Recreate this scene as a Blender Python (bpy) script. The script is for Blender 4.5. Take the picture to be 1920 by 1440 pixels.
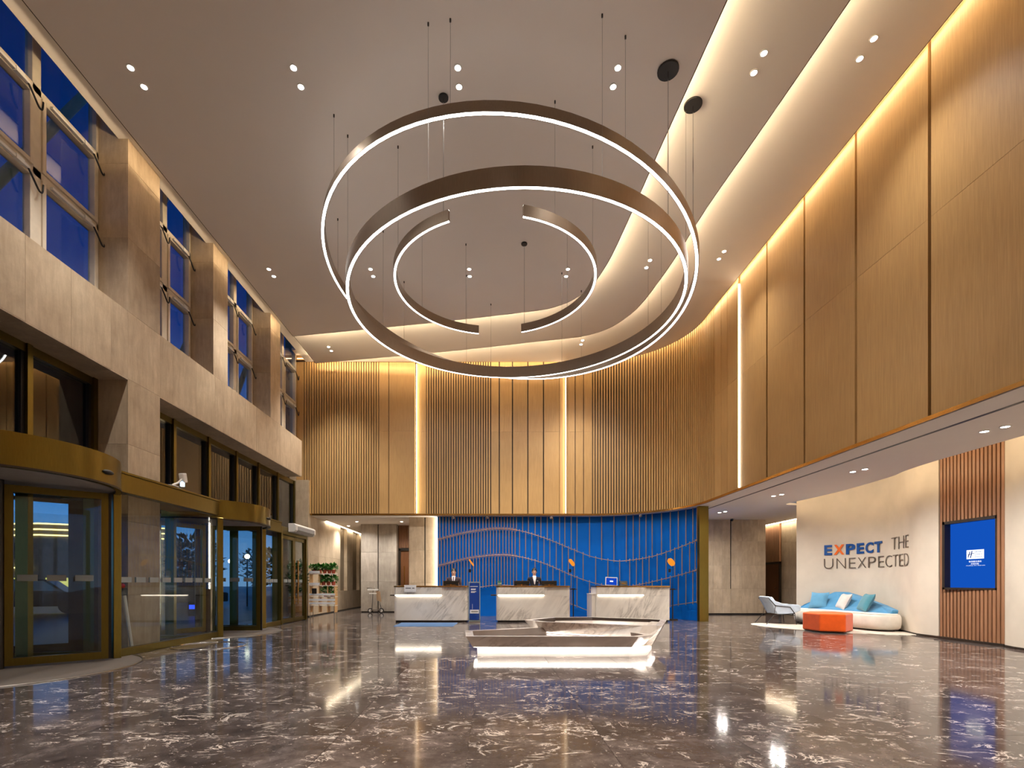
import bpy, bmesh, math, random
from mathutils import Vector, Matrix
random.seed(7)
PI = math.pi
SC = bpy.context.scene
COL = SC.collection
for o in list(bpy.data.objects):
    bpy.data.objects.remove(o)

# ------------------------------------------------------------------ camera, world, exposure
cam_d = bpy.data.cameras.new('camera')
cam = bpy.data.objects.new('camera', cam_d)
COL.objects.link(cam)
cam.location = (0, 0, 1.22)
cam.rotation_euler = (PI / 2, 0, 0)
cam_d.sensor_width = 36
cam_d.lens = 950 / 1920 * 36
cam_d.shift_x = (960 - 921) / 1920
cam_d.shift_y = (1092 - 720) / 1920
cam_d.clip_start = .05
cam_d.clip_end = 500
SC.camera = cam
SC.view_settings.view_transform = 'Standard'
SC.view_settings.look = 'None'
SC.view_settings.gamma = 1
SC.view_settings.exposure = 0.63
SC.view_settings.use_curve_mapping = False
SC.cycles.max_bounces = 10
SC.cycles.diffuse_bounces = 5
SC.cycles.glossy_bounces = 5
SC.cycles.transparent_max_bounces = 24
SC.cycles.caustics_reflective = False
SC.cycles.caustics_refractive = False
SC.cycles.sample_clamp_indirect = 4

world = bpy.data.worlds.new('dusk_sky')
SC.world = world
world.use_nodes = True
nt = world.node_tree
nt.nodes.clear()
_o = nt.nodes.new('ShaderNodeOutputWorld')
_b = nt.nodes.new('ShaderNodeBackground')
_tc = nt.nodes.new('ShaderNodeTexCoord')
_sx = nt.nodes.new('ShaderNodeSeparateXYZ')
_r = nt.nodes.new('ShaderNodeValToRGB')
nt.links.new(_tc.outputs['Generated'], _sx.inputs[0])
nt.links.new(_sx.outputs['Z'], _r.inputs[0])
nt.links.new(_r.outputs[0], _b.inputs[0])
nt.links.new(_b.outputs[0], _o.inputs[0])
_e = _r.color_ramp.elements
_e[0].position = 0.0; _e[0].color = (.17, .33, .60, 1)
_e[1].position = .75; _e[1].color = (.0006, .008, .055, 1)
_n = _e.new(.12); _n.color = (.045, .21, .55, 1)
_n = _e.new(.40); _n.color = (.003, .034, .18, 1)
_b.inputs[1].default_value = .85

# light colours and powers
WARM = (1.0, .77, .48)
SPOTC = (1.0, .94, .86)
COOL = (1.0, .96, .92)
K_SPOT = 560        # watts per high-ceiling lamp
K_LOW = 300          # watts per low-ceiling lamp
E_COVE = 44         # ceiling cove strips
E_WALL = 19         # strip along the top of the wood wall
E_VERT = 12          # upright strips in the wood wall
E_FILL = 3.1           # added glow on top of the pendant rings, lifts the ceiling
E_RING = 6.5          # pendant rings

# ------------------------------------------------------------------ mesh helpers
class B:
    def __init__(s):
        s.v = []; s.f = []
    def add(s, vs, fs):
        n = len(s.v)
        s.v += [tuple(p) for p in vs]
        s.f += [tuple(i + n for i in q) for q in fs]
        return s
    def box(s, x0, x1, y0, y1, z0, z1):
        x0, x1 = min(x0, x1), max(x0, x1); y0, y1 = min(y0, y1), max(y0, y1); z0, z1 = min(z0, z1), max(z0, z1)
        return s.add([(x0,y0,z0),(x1,y0,z0),(x1,y1,z0),(x0,y1,z0),(x0,y0,z1),(x1,y0,z1),(x1,y1,z1),(x0,y1,z1)],
                     [(0,3,2,1),(4,5,6,7),(0,1,5,4),(1,2,6,5),(2,3,7,6),(3,0,4,7)])
    def hexa(s, b, t):
        return s.add(list(b) + list(t), [(3,2,1,0),(4,5,6,7),(0,1,5,4),(1,2,6,5),(2,3,7,6),(3,0,4,7)])
    def prism(s, poly, z0, z1):
        n = len(poly)
        vs = [(x, y, z0) for x, y in poly] + [(x, y, z1) for x, y in poly]
        return s.add(vs, [tuple(range(n))[::-1], tuple(range(n, 2 * n))] + [(i, (i+1) % n, n + (i+1) % n, n + i) for i in range(n)])
    def loft(s, rings, cap=(True, True)):
        n = len(rings[0]); vs = [p for r in rings for p in r]; fs = []
        for k in range(len(rings) - 1):
            for i in range(n):
                j = (i + 1) % n
                fs.append((k*n+i, k*n+j, (k+1)*n+j, (k+1)*n+i))
        if cap[0]: fs.append(tuple(range(n))[::-1])
        if cap[1]: fs.append(tuple((len(rings)-1)*n + i for i in range(n)))
        return s.add(vs, fs)
    def ribbon(s, pts, dz=None, off=None, closed=False):
        """sheet from a polyline and a second polyline off it"""
        a = [Vector(p) for p in pts]
        b = [p + Vector(off) for p in a] if off is not None else [Vector(p) for p in dz]
        n = len(a); m = n if closed else n - 1
        return s.add(a + b, [(i, (i+1) % n, n + (i+1) % n, n + i) for i in range(m)])
    def cyl(s, c, r, z0, z1, n=16, r1=None):
        r1 = r if r1 is None else r1
        return s.loft([[(c[0]+r*math.cos(2*PI*i/n), c[1]+r*math.sin(2*PI*i/n), z0) for i in range(n)],
                       [(c[0]+r1*math.cos(2*PI*i/n), c[1]+r1*math.sin(2*PI*i/n), z1) for i in range(n)]])
    def lathe(s, prof, n=20, c=(0, 0)):
        return s.loft([[(c[0]+r*math.cos(2*PI*i/n), c[1]+r*math.sin(2*PI*i/n), z) for i in range(n)] for r, z in prof])
    def tube(s, pts, r, n=8, closed=False, r1=None):
        pts = [Vector(p) for p in pts]; m = len(pts); rings = []
        up = Vector((0, 0, 1)); prev = None
        for k in range(m):
            if closed: t = pts[(k+1) % m] - pts[k-1]
            else: t = pts[min(k+1, m-1)] - pts[max(k-1, 0)]
            t.normalize()
            if prev is None:
                a = t.cross(up)
                if a.length < 1e-3: a = t.cross(Vector((1, 0, 0)))
            else:
                a = prev - t * prev.dot(t)
                if a.length < 1e-4: a = t.cross(up)
            a.normalize(); prev = a; b = t.cross(a)
            rr = r if r1 is None else r + (r1 - r) * k / max(1, m-1)
            rings.append([pts[k] + (a*math.cos(2*PI*i/n) + b*math.sin(2*PI*i/n)) * rr for i in range(n)])
        if closed: rings.append(rings[0])
        return s.loft(rings, cap=(not closed, not closed))
    def ball(s, c, rx, ry=None, rz=None, n=12, m=8):
        ry = rx if ry is None else ry; rz = rx if rz is None else rz
        rings = []
        for k in range(m + 1):
            a = -PI/2 + PI * k / m; w = max(math.cos(a), .02)
            rings.append([(c[0]+rx*w*math.cos(2*PI*i/n), c[1]+ry*w*math.sin(2*PI*i/n), c[2]+rz*math.sin(a)) for i in range(n)])
        return s.loft(rings)
    def xf(s, mat):
        s.v = [tuple(mat @ Vector(p)) for p in s.v]; return s
    def build(s, name, m, parent=None, bevel=0, smooth=False, seg=2, local=False):
        me = bpy.data.meshes.new(name)
        off = Vector((0, 0, 0))
        if parent is not None and not local:
            p = parent
            while p is not None:
                off += p.location; p = p.parent
        me.from_pydata([Vector(q) - off for q in s.v], [], s.f)
        me.update()
        bm = bmesh.new(); bm.from_mesh(me)
        bmesh.ops.recalc_face_normals(bm, faces=bm.faces)
        if bevel:
            es = [e for e in bm.edges if len(e.link_faces) == 2 and e.calc_face_angle(0) > .5]
            bmesh.ops.bevel(bm, geom=es, offset=bevel, segments=seg, affect='EDGES', profile=.5, clamp_overlap=True)
        if smooth:
            for f in bm.faces: f.smooth = True
            if smooth != 'all':
                for e in bm.edges:
                    if len(e.link_faces) == 2 and e.calc_face_angle(0) > .7: e.smooth = False
        bm.to_mesh(me); bm.free()
        me.materials.append(m)
        o = bpy.data.objects.new(name, me)
        COL.objects.link(o)
        if parent is not None: o.parent = parent
        return o

def link_copy(src, name=None, loc=None, parent=None, rz=None):
    o = src.copy(); COL.objects.link(o)
    if loc is not None: o.location = loc
    if rz is not None: o.rotation_euler = (0, 0, rz)
    if parent is not None: o.parent = parent
    return o
def copy_tree(o, parent=None):
    c = o.copy(); COL.objects.link(c)
    if parent is not None: c.parent = parent
    for ch in list(o.children): copy_tree(ch, c)
    return c
def thing(name, label, cat, loc=(0, 0, 0), rz=0, group=None):
    o = bpy.data.objects.new(name, None); COL.objects.link(o)
    o.empty_display_size = .1
    o.location = loc; o.rotation_euler = (0, 0, rz)
    o['label'] = label; o['category'] = cat
    if group: o['group'] = group
    return o
def tag(o, label, cat, group=None):
    o['label'] = label; o['category'] = cat
    if group: o['group'] = group
    return o
def struct(o, label=None, cat=None):
    o['kind'] = 'structure'
    if label: o['label'] = label
    if cat: o['category'] = cat
    return o
def sgroup(name, label, cat, loc=(0, 0, 0)):
    o = bpy.data.objects.new(name, None); COL.objects.link(o); o.location = loc
    return struct(o, label, cat)
def light(name, kind, loc, power, color, parent=None, size=.05, angle=90, blend=.5, rot=(0, 0, 0)):
    d = bpy.data.lights.new(name, kind); d.energy = power; d.color = color
    if kind == 'SPOT':
        d.spot_size = math.radians(angle); d.spot_blend = blend; d.shadow_soft_size = size
    elif kind == 'POINT':
        d.shadow_soft_size = size
    o = bpy.data.objects.new(name, d); COL.objects.link(o)
    off = Vector((0, 0, 0)); p = parent
    while p is not None:
        off += p.location; p = p.parent
    o.location = Vector(loc) - off; o.rotation_euler = rot
    if parent is not None: o.parent = parent
    return o
def inset(poly, d):
    n = len(poly); out = []
    area = sum(poly[i][0]*poly[(i+1)%n][1] - poly[(i+1)%n][0]*poly[i][1] for i in range(n))
    sg = 1 if area > 0 else -1
    for i in range(n):
        p0, p1, p2 = Vector(poly[i-1]), Vector(poly[i]), Vector(poly[(i+1) % n])
        a = (p1 - p0).normalized(); b = (p2 - p1).normalized()
        na = Vector((-a.y, a.x)) * sg; nb = Vector((-b.y, b.x)) * sg
        m = na + nb
        m = m / max(m.dot(na), .3) if m.length > 1e-6 else na
        out.append(tuple(p1 + m * d))
    return out
def rrect(x0, x1, y0, y1, r, n=6):
    out = []
    for cx, cy, a0 in ((x1-r, y0+r, -PI/2), (x1-r, y1-r, 0), (x0+r, y1-r, PI/2), (x0+r, y0+r, PI)):
        for k in range(n + 1):
            a = a0 + PI/2 * k / n
            out.append((cx + r*math.cos(a), cy + r*math.sin(a)))
    return out
def spline(pts, per=6):
    """Catmull-Rom through pts"""
    P = [Vector(p) for p in pts]; out = []
    for i in range(len(P) - 1):
        p0 = P[max(i-1, 0)]; p1 = P[i]; p2 = P[i+1]; p3 = P[min(i+2, len(P)-1)]
        for k in range(per):
            t = k / per
            out.append(tuple(.5*((2*p1) + (-p0+p2)*t + (2*p0-5*p1+4*p2-p3)*t*t + (-p0+3*p1-3*p2+p3)*t**3)))
    out.append(tuple(P[-1])); return out
def interp(tab, x):
    if x <= tab[0][0]: return tab[0][1]
    for (a, b), (c, d) in zip(tab, tab[1:]):
        if x <= c: return b + (d - b) * (x - a) / (c - a)
    return tab[-1][1]

# ------------------------------------------------------------------ materials
def lin(c):
    return tuple(((v/255)/12.92 if v/255 <= .04045 else ((v/255+.055)/1.055)**2.4) for v in c)
class NT:
    def __init__(s, name):
        s.m = bpy.data.materials.new(name); s.m.use_nodes = True
        s.t = s.m.node_tree; s.t.nodes.clear()
        s.out = s.n('ShaderNodeOutputMaterial')
    def n(s, typ, **kw):
        x = s.t.nodes.new(typ)
        for k, v in kw.items():
            if k.startswith('_'): setattr(x, k[1:], v)
            else:
                key = int(k[1:]) if k[0] == 'i' and k[1:].isdigit() else k.replace('__', ' ')
                s.set(x, key, v)
        return x
    def set(s, x, key, v):
        i = x.inputs[key]
        if isinstance(v, bpy.types.NodeSocket): s.t.links.new(v, i)
        elif isinstance(v, tuple) and len(v) == 3 and i.type == 'RGBA': i.default_value = (*v, 1)
        else: i.default_value = v
    def ramp(s, fac, stops, interp='LINEAR'):
        r = s.n('ShaderNodeValToRGB'); s.set(r, 0, fac); r.color_ramp.interpolation = interp
        e = r.color_ramp.elements
        e[0].position, e[0].color = stops[0][0], (*stops[0][1], 1)
        e[1].position, e[1].color = stops[-1][0], (*stops[-1][1], 1)
        for p, c in stops[1:-1]:
            q = e.new(p); q.color = (*c, 1)
        return r.outputs[0]
    def math(s, op, a, b=0.0, clamp=False):
        x = s.n('ShaderNodeMath', _operation=op, _use_clamp=clamp); s.set(x, 0, a); s.set(x, 1, b); return x.outputs[0]
    def mix(s, f, a, b, mode='MIX'):
        x = s.n('ShaderNodeMix', _data_type='RGBA', _blend_type=mode)
        s.set(x, 0, f); s.set(x, 6, a); s.set(x, 7, b); return x.outputs[2]
    def coords(s, scale=(1,1,1), rot=(0,0,0), rand=0.0, kind='Object'):
        tc = s.n('ShaderNodeTexCoord'); v = tc.outputs[kind]
        if rand:
            oi = s.n('ShaderNodeObjectInfo')
            cx = s.n('ShaderNodeCombineXYZ')
            s.set(cx, 0, s.math('MULTIPLY', oi.outputs['Random'], rand)); s.set(cx, 1, s.math('MULTIPLY', oi.outputs['Random'], rand*1.7)); s.set(cx, 2, s.math('MULTIPLY', oi.outputs['Random'], rand*.6))
            va = s.n('ShaderNodeVectorMath', _operation='ADD'); s.set(va, 0, v); s.set(va, 1, cx.outputs[0]); v = va.outputs[0]
        mp = s.n('ShaderNodeMapping'); s.set(mp, 0, v)
        mp.inputs['Scale'].default_value = scale; mp.inputs['Rotation'].default_value = rot
        return mp.outputs[0]
    def noise(s, v, scale, detail=4, rough=.55, dist=0.0):
        x = s.n('ShaderNodeTexNoise'); s.set(x, 'Vector', v); s.set(x, 'Scale', scale); s.set(x, 'Detail', detail); s.set(x, 'Roughness', rough); s.set(x, 'Distortion', dist)
        return x.outputs[0]
    def bsdf(s, color, rough=.5, metal=0.0, spec=.5, bump=None, bstr=.1, coat=0.0, sheen=0.0, bdist=.01):
        p = s.n('ShaderNodeBsdfPrincipled')
        s.set(p, 'Base Color', color); s.set(p, 'Roughness', rough); s.set(p, 'Metallic', metal); s.set(p, 'Specular IOR Level', spec)
        if coat: s.set(p, 'Coat Weight', coat); s.set(p, 'Coat Roughness', .03)
        if sheen: s.set(p, 'Sheen Weight', sheen)
        if bump is not None:
            b = s.n('ShaderNodeBump'); s.set(b, 'Strength', bstr); s.set(b, 'Distance', bdist); s.set(b, 'Height', bump); s.set(p, 'Normal', b.outputs[0])
        s.t.links.new(p.outputs[0], s.out.inputs[0]); return s.m
def plain(name, rgb, rough=.5, metal=0.0, spec=.5, var=.06, scale=6.0, coat=0.0, sheen=0.0):
    """a near plain surface with faint procedural variation"""
    t = NT(name); c = lin(rgb)
    n = t.noise(t.coords(), scale, 3)
    col = t.ramp(n, [(.3, tuple(v*(1-var) for v in c)), (.7, tuple(min(1, v*(1+var)) for v in c))])
    return t.bsdf(col, rough, metal, spec, coat=coat, sheen=sheen)
def emit(name, rgb, strength):
    t = NT(name); e = t.n('ShaderNodeEmission'); t.set(e, 0, tuple(rgb)); t.set(e, 1, strength)
    t.t.links.new(e.outputs[0], t.out.inputs[0]); return t.m
def stone_mat(name, a, b, rand=9.0, tone=.16):
    t = NT(name); v = t.coords(rand=rand); vs = t.coords(scale=(3.2, 3.2, .55), rand=rand)
    n1 = t.noise(v, 1.7, 6, .6, .5); n2 = t.noise(vs, 3.5, 5, .65, .3); n3 = t.noise(v, 30, 3)
    f = t.math('ADD', t.math('MULTIPLY', n1, .55), t.math('MULTIPLY', n2, .45))
    col = t.ramp(f, [(.33, lin(a)), (.5, lin(tuple((x+y)/2 for x, y in zip(a, b)))), (.66, lin(b))])
    oi = t.n('ShaderNodeObjectInfo')
    k = t.math('ADD', t.math('MULTIPLY', oi.outputs['Random'], tone), 1 - tone/2)
    k = t.math('MULTIPLY', k, t.math('ADD', t.math('MULTIPLY', n3, .12), .94))
    kc = t.n('ShaderNodeCombineXYZ'); [t.set(kc, i, k) for i in range(3)]
    col = t.mix(1.0, col, kc.outputs[0], 'MULTIPLY')
    return t.bsdf(col, .48, spec=.35, bump=n3, bstr=.05)
def wood_mat(name, a, b, rough=.42, sc=(14, 14, .5), tone=.10):
    t = NT(name); v = t.coords(scale=sc, rand=5.0); v2 = t.coords(rand=5.0)
    n1 = t.noise(v, 4.0, 6, .6, .6); n2 = t.noise(v2, .9, 2)
    f = t.math('ADD', t.math('MULTIPLY', n1, .7), t.math('MULTIPLY', n2, .3))
    col = t.ramp(f, [(.3, lin(a)), (.7, lin(b))])
    oi = t.n('ShaderNodeObjectInfo')
    k = t.math('ADD', t.math('MULTIPLY', oi.outputs['Random'], tone), 1 - tone/2)
    kc = t.n('ShaderNodeCombineXYZ'); [t.set(kc, i, k) for i in range(3)]
    return t.bsdf(t.mix(1.0, col, kc.outputs[0], 'MULTIPLY'), rough, spec=.4, bump=n1, bstr=.04)
def floor_marble():
    t = NT('dark_floor_marble'); v = t.coords(rand=37.0)
    vs = t.coords(scale=(.8, 1.35, 1), rot=(0, 0, .5), rand=37.0)
    n1 = t.noise(v, 2.0, 8, .66, .8); n2 = t.noise(vs, 3.2, 9, .64, 1.3); n4 = t.noise(v, 21, 5, .72, .3); n5 = t.noise(v, 9, 8, .7)
    f1 = t.math('ADD', t.math('MULTIPLY', n1, .6), t.math('MULTIPLY', n5, .4))
    base = t.ramp(f1, [(.34, lin((54, 47, 46))), (.5, lin((84, 75, 73))), (.66, lin((118, 108, 106)))])
    vein = t.math('ABSOLUTE', t.math('SUBTRACT', n2, .5))
    mask = t.ramp(t.noise(v, 3.4, 4), [(.50, (0, 0, 0)), (.60, (1, 1, 1))])
    vf = t.ramp(vein, [(0.0, (1, 1, 1)), (.008, (.85, .85, .85)), (.022, (0, 0, 0))])
    vf = t.mix(1.0, vf, mask, 'MULTIPLY')
    sp = t.ramp(n4, [(.605, (0, 0, 0)), (.66, (1, 1, 1))])
    sp = t.mix(1.0, sp, t.ramp(t.noise(v, 3.7, 3), [(.46, (.12, .12, .12)), (.62, (.95, .95, .95))]), 'MULTIPLY')
    f = t.mix(1.0, vf, sp, 'LIGHTEN')
    col = t.mix(f, base, lin((226, 214, 204)))
    oi = t.n('ShaderNodeObjectInfo')
    k = t.math('ADD', t.math('MULTIPLY', oi.outputs['Random'], .24), .76)
    kc = t.n('ShaderNodeCombineXYZ'); [t.set(kc, i, k) for i in range(3)]
    return t.bsdf(t.mix(1.0, col, kc.outputs[0], 'MULTIPLY'), .085, spec=.19)
def white_marble(name, rz=.6, dark=(176, 168, 159), light_=(235, 228, 218)):
    """pale marble with slanting grey streaks (turned about Y, then stretched along the streak)"""
    t = NT(name); v = t.coords(rot=(0, -rz, 0), rand=11.0)
    mp = t.n('ShaderNodeMapping'); t.set(mp, 0, v); mp.inputs['Scale'].default_value = (3.4, 3.4, .75)
    n2 = t.noise(mp.outputs[0], 1.5, 8, .6, .55); n1 = t.noise(v, .9, 3); n3 = t.noise(mp.outputs[0], .6, 3)
    vein = t.math('ABSOLUTE', t.math('SUBTRACT', n2, .5))
    vf = t.ramp(vein, [(0.0, (.9, .9, .9)), (.03, (.45, .45, .45)), (.11, (0, 0, 0))])
    vf = t.mix(1.0, vf, t.ramp(n1, [(.44, (.04, .04, .04)), (.60, (1, 1, 1))]), 'MULTIPLY')
    vf = t.mix(1.0, vf, t.ramp(n3, [(.5, (0, 0, 0)), (.72, (.5, .5, .5))]), 'LIGHTEN')
    return t.bsdf(t.mix(vf, lin(light_), lin(dark)), .22, spec=.45)
def glass_mat(name, tint=(.92, .95, .95), refl=1.0, ior=1.5):
    t = NT(name); tr = t.n('ShaderNodeBsdfTransparent'); t.set(tr, 0, tint)
    gl = t.n('ShaderNodeBsdfGlossy'); t.set(gl, 0, (1.0, 1.0, 1.0)); t.set(gl, 'Roughness', 0.0)
    lw_ = t.n('ShaderNodeLayerWeight'); t.set(lw_, 0, .5)
    f5 = t.math('ADD', t.math('MULTIPLY', t.math('POWER', lw_.outputs['Facing'], 5.0), .95), .045)
    mx = t.n('ShaderNodeMixShader'); t.set(mx, 0, t.math('MULTIPLY', f5, refl, True))
    t.t.links.new(tr.outputs[0], mx.inputs[1]); t.t.links.new(gl.outputs[0], mx.inputs[2])
    t.t.links.new(mx.outputs[0], t.out.inputs[0]); return t.m
def brushed(name, rgb, rough=.32):
    t = NT(name); v = t.coords(scale=(40, 40, 1.2), rand=3.0); n = t.noise(v, 6, 3)
    c = lin(rgb)
    col = t.ramp(n, [(.3, tuple(x*.9 for x in c)), (.7, tuple(min(1, x*1.1) for x in c))])
    return t.bsdf(col, rough, 1.0)
def rug_mat():
    t = NT('striped_rug'); v = t.coords(scale=(1, 1, 1), rot=(0, 0, 1.08))
    w = t.n('ShaderNodeTexWave', _bands_direction='Y'); t.set(w, 'Vector', v); t.set(w, 'Scale', 1.3); t.set(w, 'Distortion', 3.0); t.set(w, 'Detail', 2.0)
    n = t.noise(t.coords(), 220, 2)
    col = t.ramp(w.outputs[1], [(.35, lin((176, 166, 152))), (.6, lin((232, 226, 214)))])
    return t.bsdf(col, .95, spec=.1, bump=n, bstr=.4, sheen=.3)
def fabric(name, rgb, sc=260):
    t = NT(name); c = lin(rgb); n = t.noise(t.coords(), sc, 2); n2 = t.noise(t.coords(), 5, 3)
    col = t.ramp(n2, [(.3, tuple(v*.9 for v in c)), (.7, tuple(min(1, v*1.06) for v in c))])
    return t.bsdf(col, .85, spec=.2, bump=n, bstr=.25, sheen=.25)
def wicker():
    t = NT('wicker'); v = t.coords(); w = t.n('ShaderNodeTexWave', _bands_direction='Z'); t.set(w, 'Vector', v); t.set(w, 'Scale', 12.0); t.set(w, 'Distortion', 2.0)
    return t.bsdf(t.ramp(w.outputs[1], [(.2, lin((120, 74, 36))), (.8, lin((206, 150, 92)))]), .7, bump=w.outputs[1], bstr=.5)

STONE = stone_mat('beige_limestone', (166, 146, 122), (205, 186, 160))
STONE_G = stone_mat('grey_limestone', (150, 141, 130), (190, 180, 168))
STONE_T = stone_mat('taupe_limestone', (158, 140, 118), (196, 176, 150))
WOOD = wood_mat('golden_veneer', (168, 132, 84), (196, 158, 104))
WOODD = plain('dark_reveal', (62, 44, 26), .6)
WALNUT = wood_mat('warm_slat_wood', (132, 92, 66), (172, 128, 96))
DOORW = wood_mat('door_wood', (104, 66, 40), (136, 90, 56))
PAINT = plain('ceiling_paint', (240, 233, 226), .75, spec=.25, var=.015, scale=.7)
NICHEM = stone_mat('niche_stone', (118, 102, 84), (144, 126, 104))
PLASTER = plain('cream_plaster', (216, 206, 191), .6, spec=.2, var=.06, scale=1.6)
BLUEW = plain('blue_wall_paint', (0, 98, 196), .6, spec=.15, var=.07, scale=1.2)
FLOORM = floor_marble()
CMARB = white_marble('counter_marble', .62)
CMARB2 = white_marble('counter_marble_right', .5)
BMARB = white_marble('feature_marble', .9, (150, 136, 126), (226, 216, 206))
BRASS = brushed('bronze_brass', (126, 111, 56), .30)
BRASSL = brushed('polished_brass', (196, 152, 86), .25)
ROD = plain('copper_bronze_rod', (168, 138, 118), .4, .35)
RINGM = brushed('pendant_bronze', (150, 134, 118), .34)
BLACK = plain('black_metal', (24, 22, 21), .4)
DARK = plain('dark_bronze', (40, 32, 24), .4)
FRAME = plain('window_frame_paint', (214, 202, 184), .45)
WHITE = plain('white_plastic', (232, 230, 226), .4, var=.02)
CHROME = plain('chrome', (200, 200, 200), .15, 1.0)
STEEL = plain('brushed_steel', (150, 146, 140), .3, 1.0)
GLASS = glass_mat('clear_glass', (.9, .93, .93), .65)
GLASSW = glass_mat('window_glass', (.80, .85, .90), 1.5)
GLASSD = glass_mat('tinted_glass', (.50, .53, .55), 2.0)
FROST = plain('frosted_film', (150, 158, 160), .6)
RUG = rug_mat()
SOFAW = fabric('off_white_upholstery', (224, 217, 207))
SOFAB = fabric('blue_upholstery', (72, 140, 186))
CUSHB = fabric('sky_blue_fabric', (92, 150, 186)); CUSHW = fabric('pale_grey_fabric', (214, 206, 202)); CUSHT = fabric('teal_fabric', (74, 134, 152))
ORANGE = fabric('orange_upholstery', (232, 92, 22))
CHAIRF = fabric('pale_blue_fabric', (196, 212, 230))
MATBLUE = fabric('blue_mat', (50, 92, 138)); MATGREY = fabric('grey_entrance_mat', (96, 88, 82))
LEAF = plain('leaf_green', (58, 128, 40), .5, var=.35, scale=14)
LEAFD = plain('dark_leaf_green', (40, 76, 40), .5, var=.3, scale=14)
POT = plain('terracotta_pot', (186, 84, 60), .6)
PINE = wood_mat('pine_wood', (206, 160, 106), (228, 186, 132))
WICK = wicker()
SKIN = plain('skin', (236, 192, 168), .5, var=.04)
HAIR = plain('black_hair', (22, 18, 16), .4)
SUITD = fabric('navy_suit', (26, 28, 44)); SUITP = fabric('plum_grey_suit', (66, 56, 66)); SHIRT = fabric('white_shirt', (232, 232, 236))
LIP = plain('lips', (170, 92, 86), .4); EYE = plain('eyes', (20, 16, 14), .3)
TXTBLUE = plain('sign_blue', (0, 74, 150), .4); TXTORG = plain('sign_orange', (232, 106, 20), .4); TXTGREY = plain('sign_taupe', (92, 80, 70), .4)
PRINTBLUE = plain('printed_blue', (14, 62, 150), .35); PRINTWHITE = plain('printed_white', (238, 238, 240), .4)
ROADM = plain('street_paving', (70, 72, 78), .35, var=.2, scale=.8)
FACADE = stone_mat('far_facade', (120, 108, 86), (150, 136, 110)); FACADED = plain('far_window_frame', (30, 32, 36), .4)
L_COVE = emit('cove_led', WARM, E_COVE)
L_COVEF = emit('far_cove_led', WARM, E_COVE * 2.6)
L_COVE2 = emit('side_cove_led', WARM, E_COVE * .5)
L_WALL = emit('wall_wash_led', WARM, E_WALL)
L_VERT = emit('upright_led', (1.0, .80, .55), E_VERT)
L_RING = emit('pendant_led', COOL, E_RING)
L_FILL = emit('ceiling_fill_glow', (1.0, .93, .86), E_FILL)
L_DESK = emit('desk_led', (1.0, .87, .70), 9.0)
L_BASE = emit('plinth_led', (1.0, .91, .82), 16.0)
L_LENS = emit('downlight_lens', (1.0, .93, .83), 22.0)
L_SCREEN = emit('screen_blue', lin((14, 68, 158)), .95)
L_SCREENW = emit('screen_white', (.9, .92, .95), 1.0)
L_LAMP = emit('amber_lamp_glass', (1.0, .33, .03), .62)
L_OUT = emit('outside_led', (1.0, .72, .25), 3.2)
L_SHOP = emit('shop_light', (.85, .75, .2), .8)
L_SHOPC = emit('shop_light_cool', (.15, .5, .65), .7)
L_BLUE = emit('blue_sign_light', (.02, .08, 1.0), 1.5)
L_NICHE = emit('niche_led', (1.0, .84, .60), 16.0)

# ------------------------------------------------------------------ plan of the curved back / right wall
PCX, PCY = 3.47, 15.1
def path(s, R=3.0, d=0.0):
    """plan point at arc length s; d = distance out of the wall into the hall"""
    a = R * PI / 2
    if s <= PCX: return (s, PCY + R - d)
    if s <= PCX + a:
        t = PI/2 - (s - PCX) / R
        return (PCX + (R-d)*math.cos(t), PCY + (R-d)*math.sin(t))
    return (PCX + R - d, PCY - (s - PCX - a))
def srange(s0, s1, R=3.0):
    a = PCX + R * PI / 2
    ss = [s0]
    n = 0
    if s1 > PCX and s0 < a:
        lo, hi = max(s0, PCX), min(s1, a)
        n = max(1, int((hi - lo) / .12))
        ss += [lo + (hi-lo)*k/n for k in range(n + 1)]
    ss.append(s1)
    out = []
    for x in ss:
        if not out or x - out[-1] > 1e-4: out.append(x)
    return out
def wall_piece(b, s0, s1, z0, z1, d0, d1, R=3.0):
    """solid between offsets d0 (back) and d1 (front) along the wall path"""
    ss = srange(s0, s1, R)
    rings = []
    for s in ss:
        p, q = path(s, R, d0), path(s, R, d1)
        rings.append([(p[0], p[1], z0), (q[0], q[1], z0), (q[0], q[1], z1), (p[0], p[1], z1)])
    return b.loft(rings)
SY = lambda y: PCX + 3.0*PI/2 + PCY - y      # arc length of a point on the straight right wall at depth y

ZS = 3.64                                     # underside of the upper walls
ZLOW = 3.60                                   # low ceilings

# ------------------------------------------------------------------ floor with separate marble tiles
floor = struct(B().box(-7.15, 12.4, -4.2, 26.2, -.25, -.006).build('floor', FLOORM), 'dark brown polished marble lobby floor', 'floor')
TS = 1.04
tile_src = None
for iy in range(12):
    y0 = 3.0 + iy * TS
    for ix in range(-7, 11):
        x0 = -.17 + ix * TS
        if x0 < -7.1 or x0 + TS > 11.0: continue
        ym = y0 + TS
        if x0 > ym * 1.06 or x0 + TS < -ym * .98: continue
        if tile_src is None:
            tile_src = B().box(.002, TS-.002, .002, TS-.002, -.02, 0).build('tile', FLOORM, floor, local=True)
            t_ = tile_src
        else:
            t_ = link_copy(tile_src)
        t_.location = (x0, y0, 0)
NX0, NX1 = -.17 - 6*TS, -.17 + 10*TS
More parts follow.
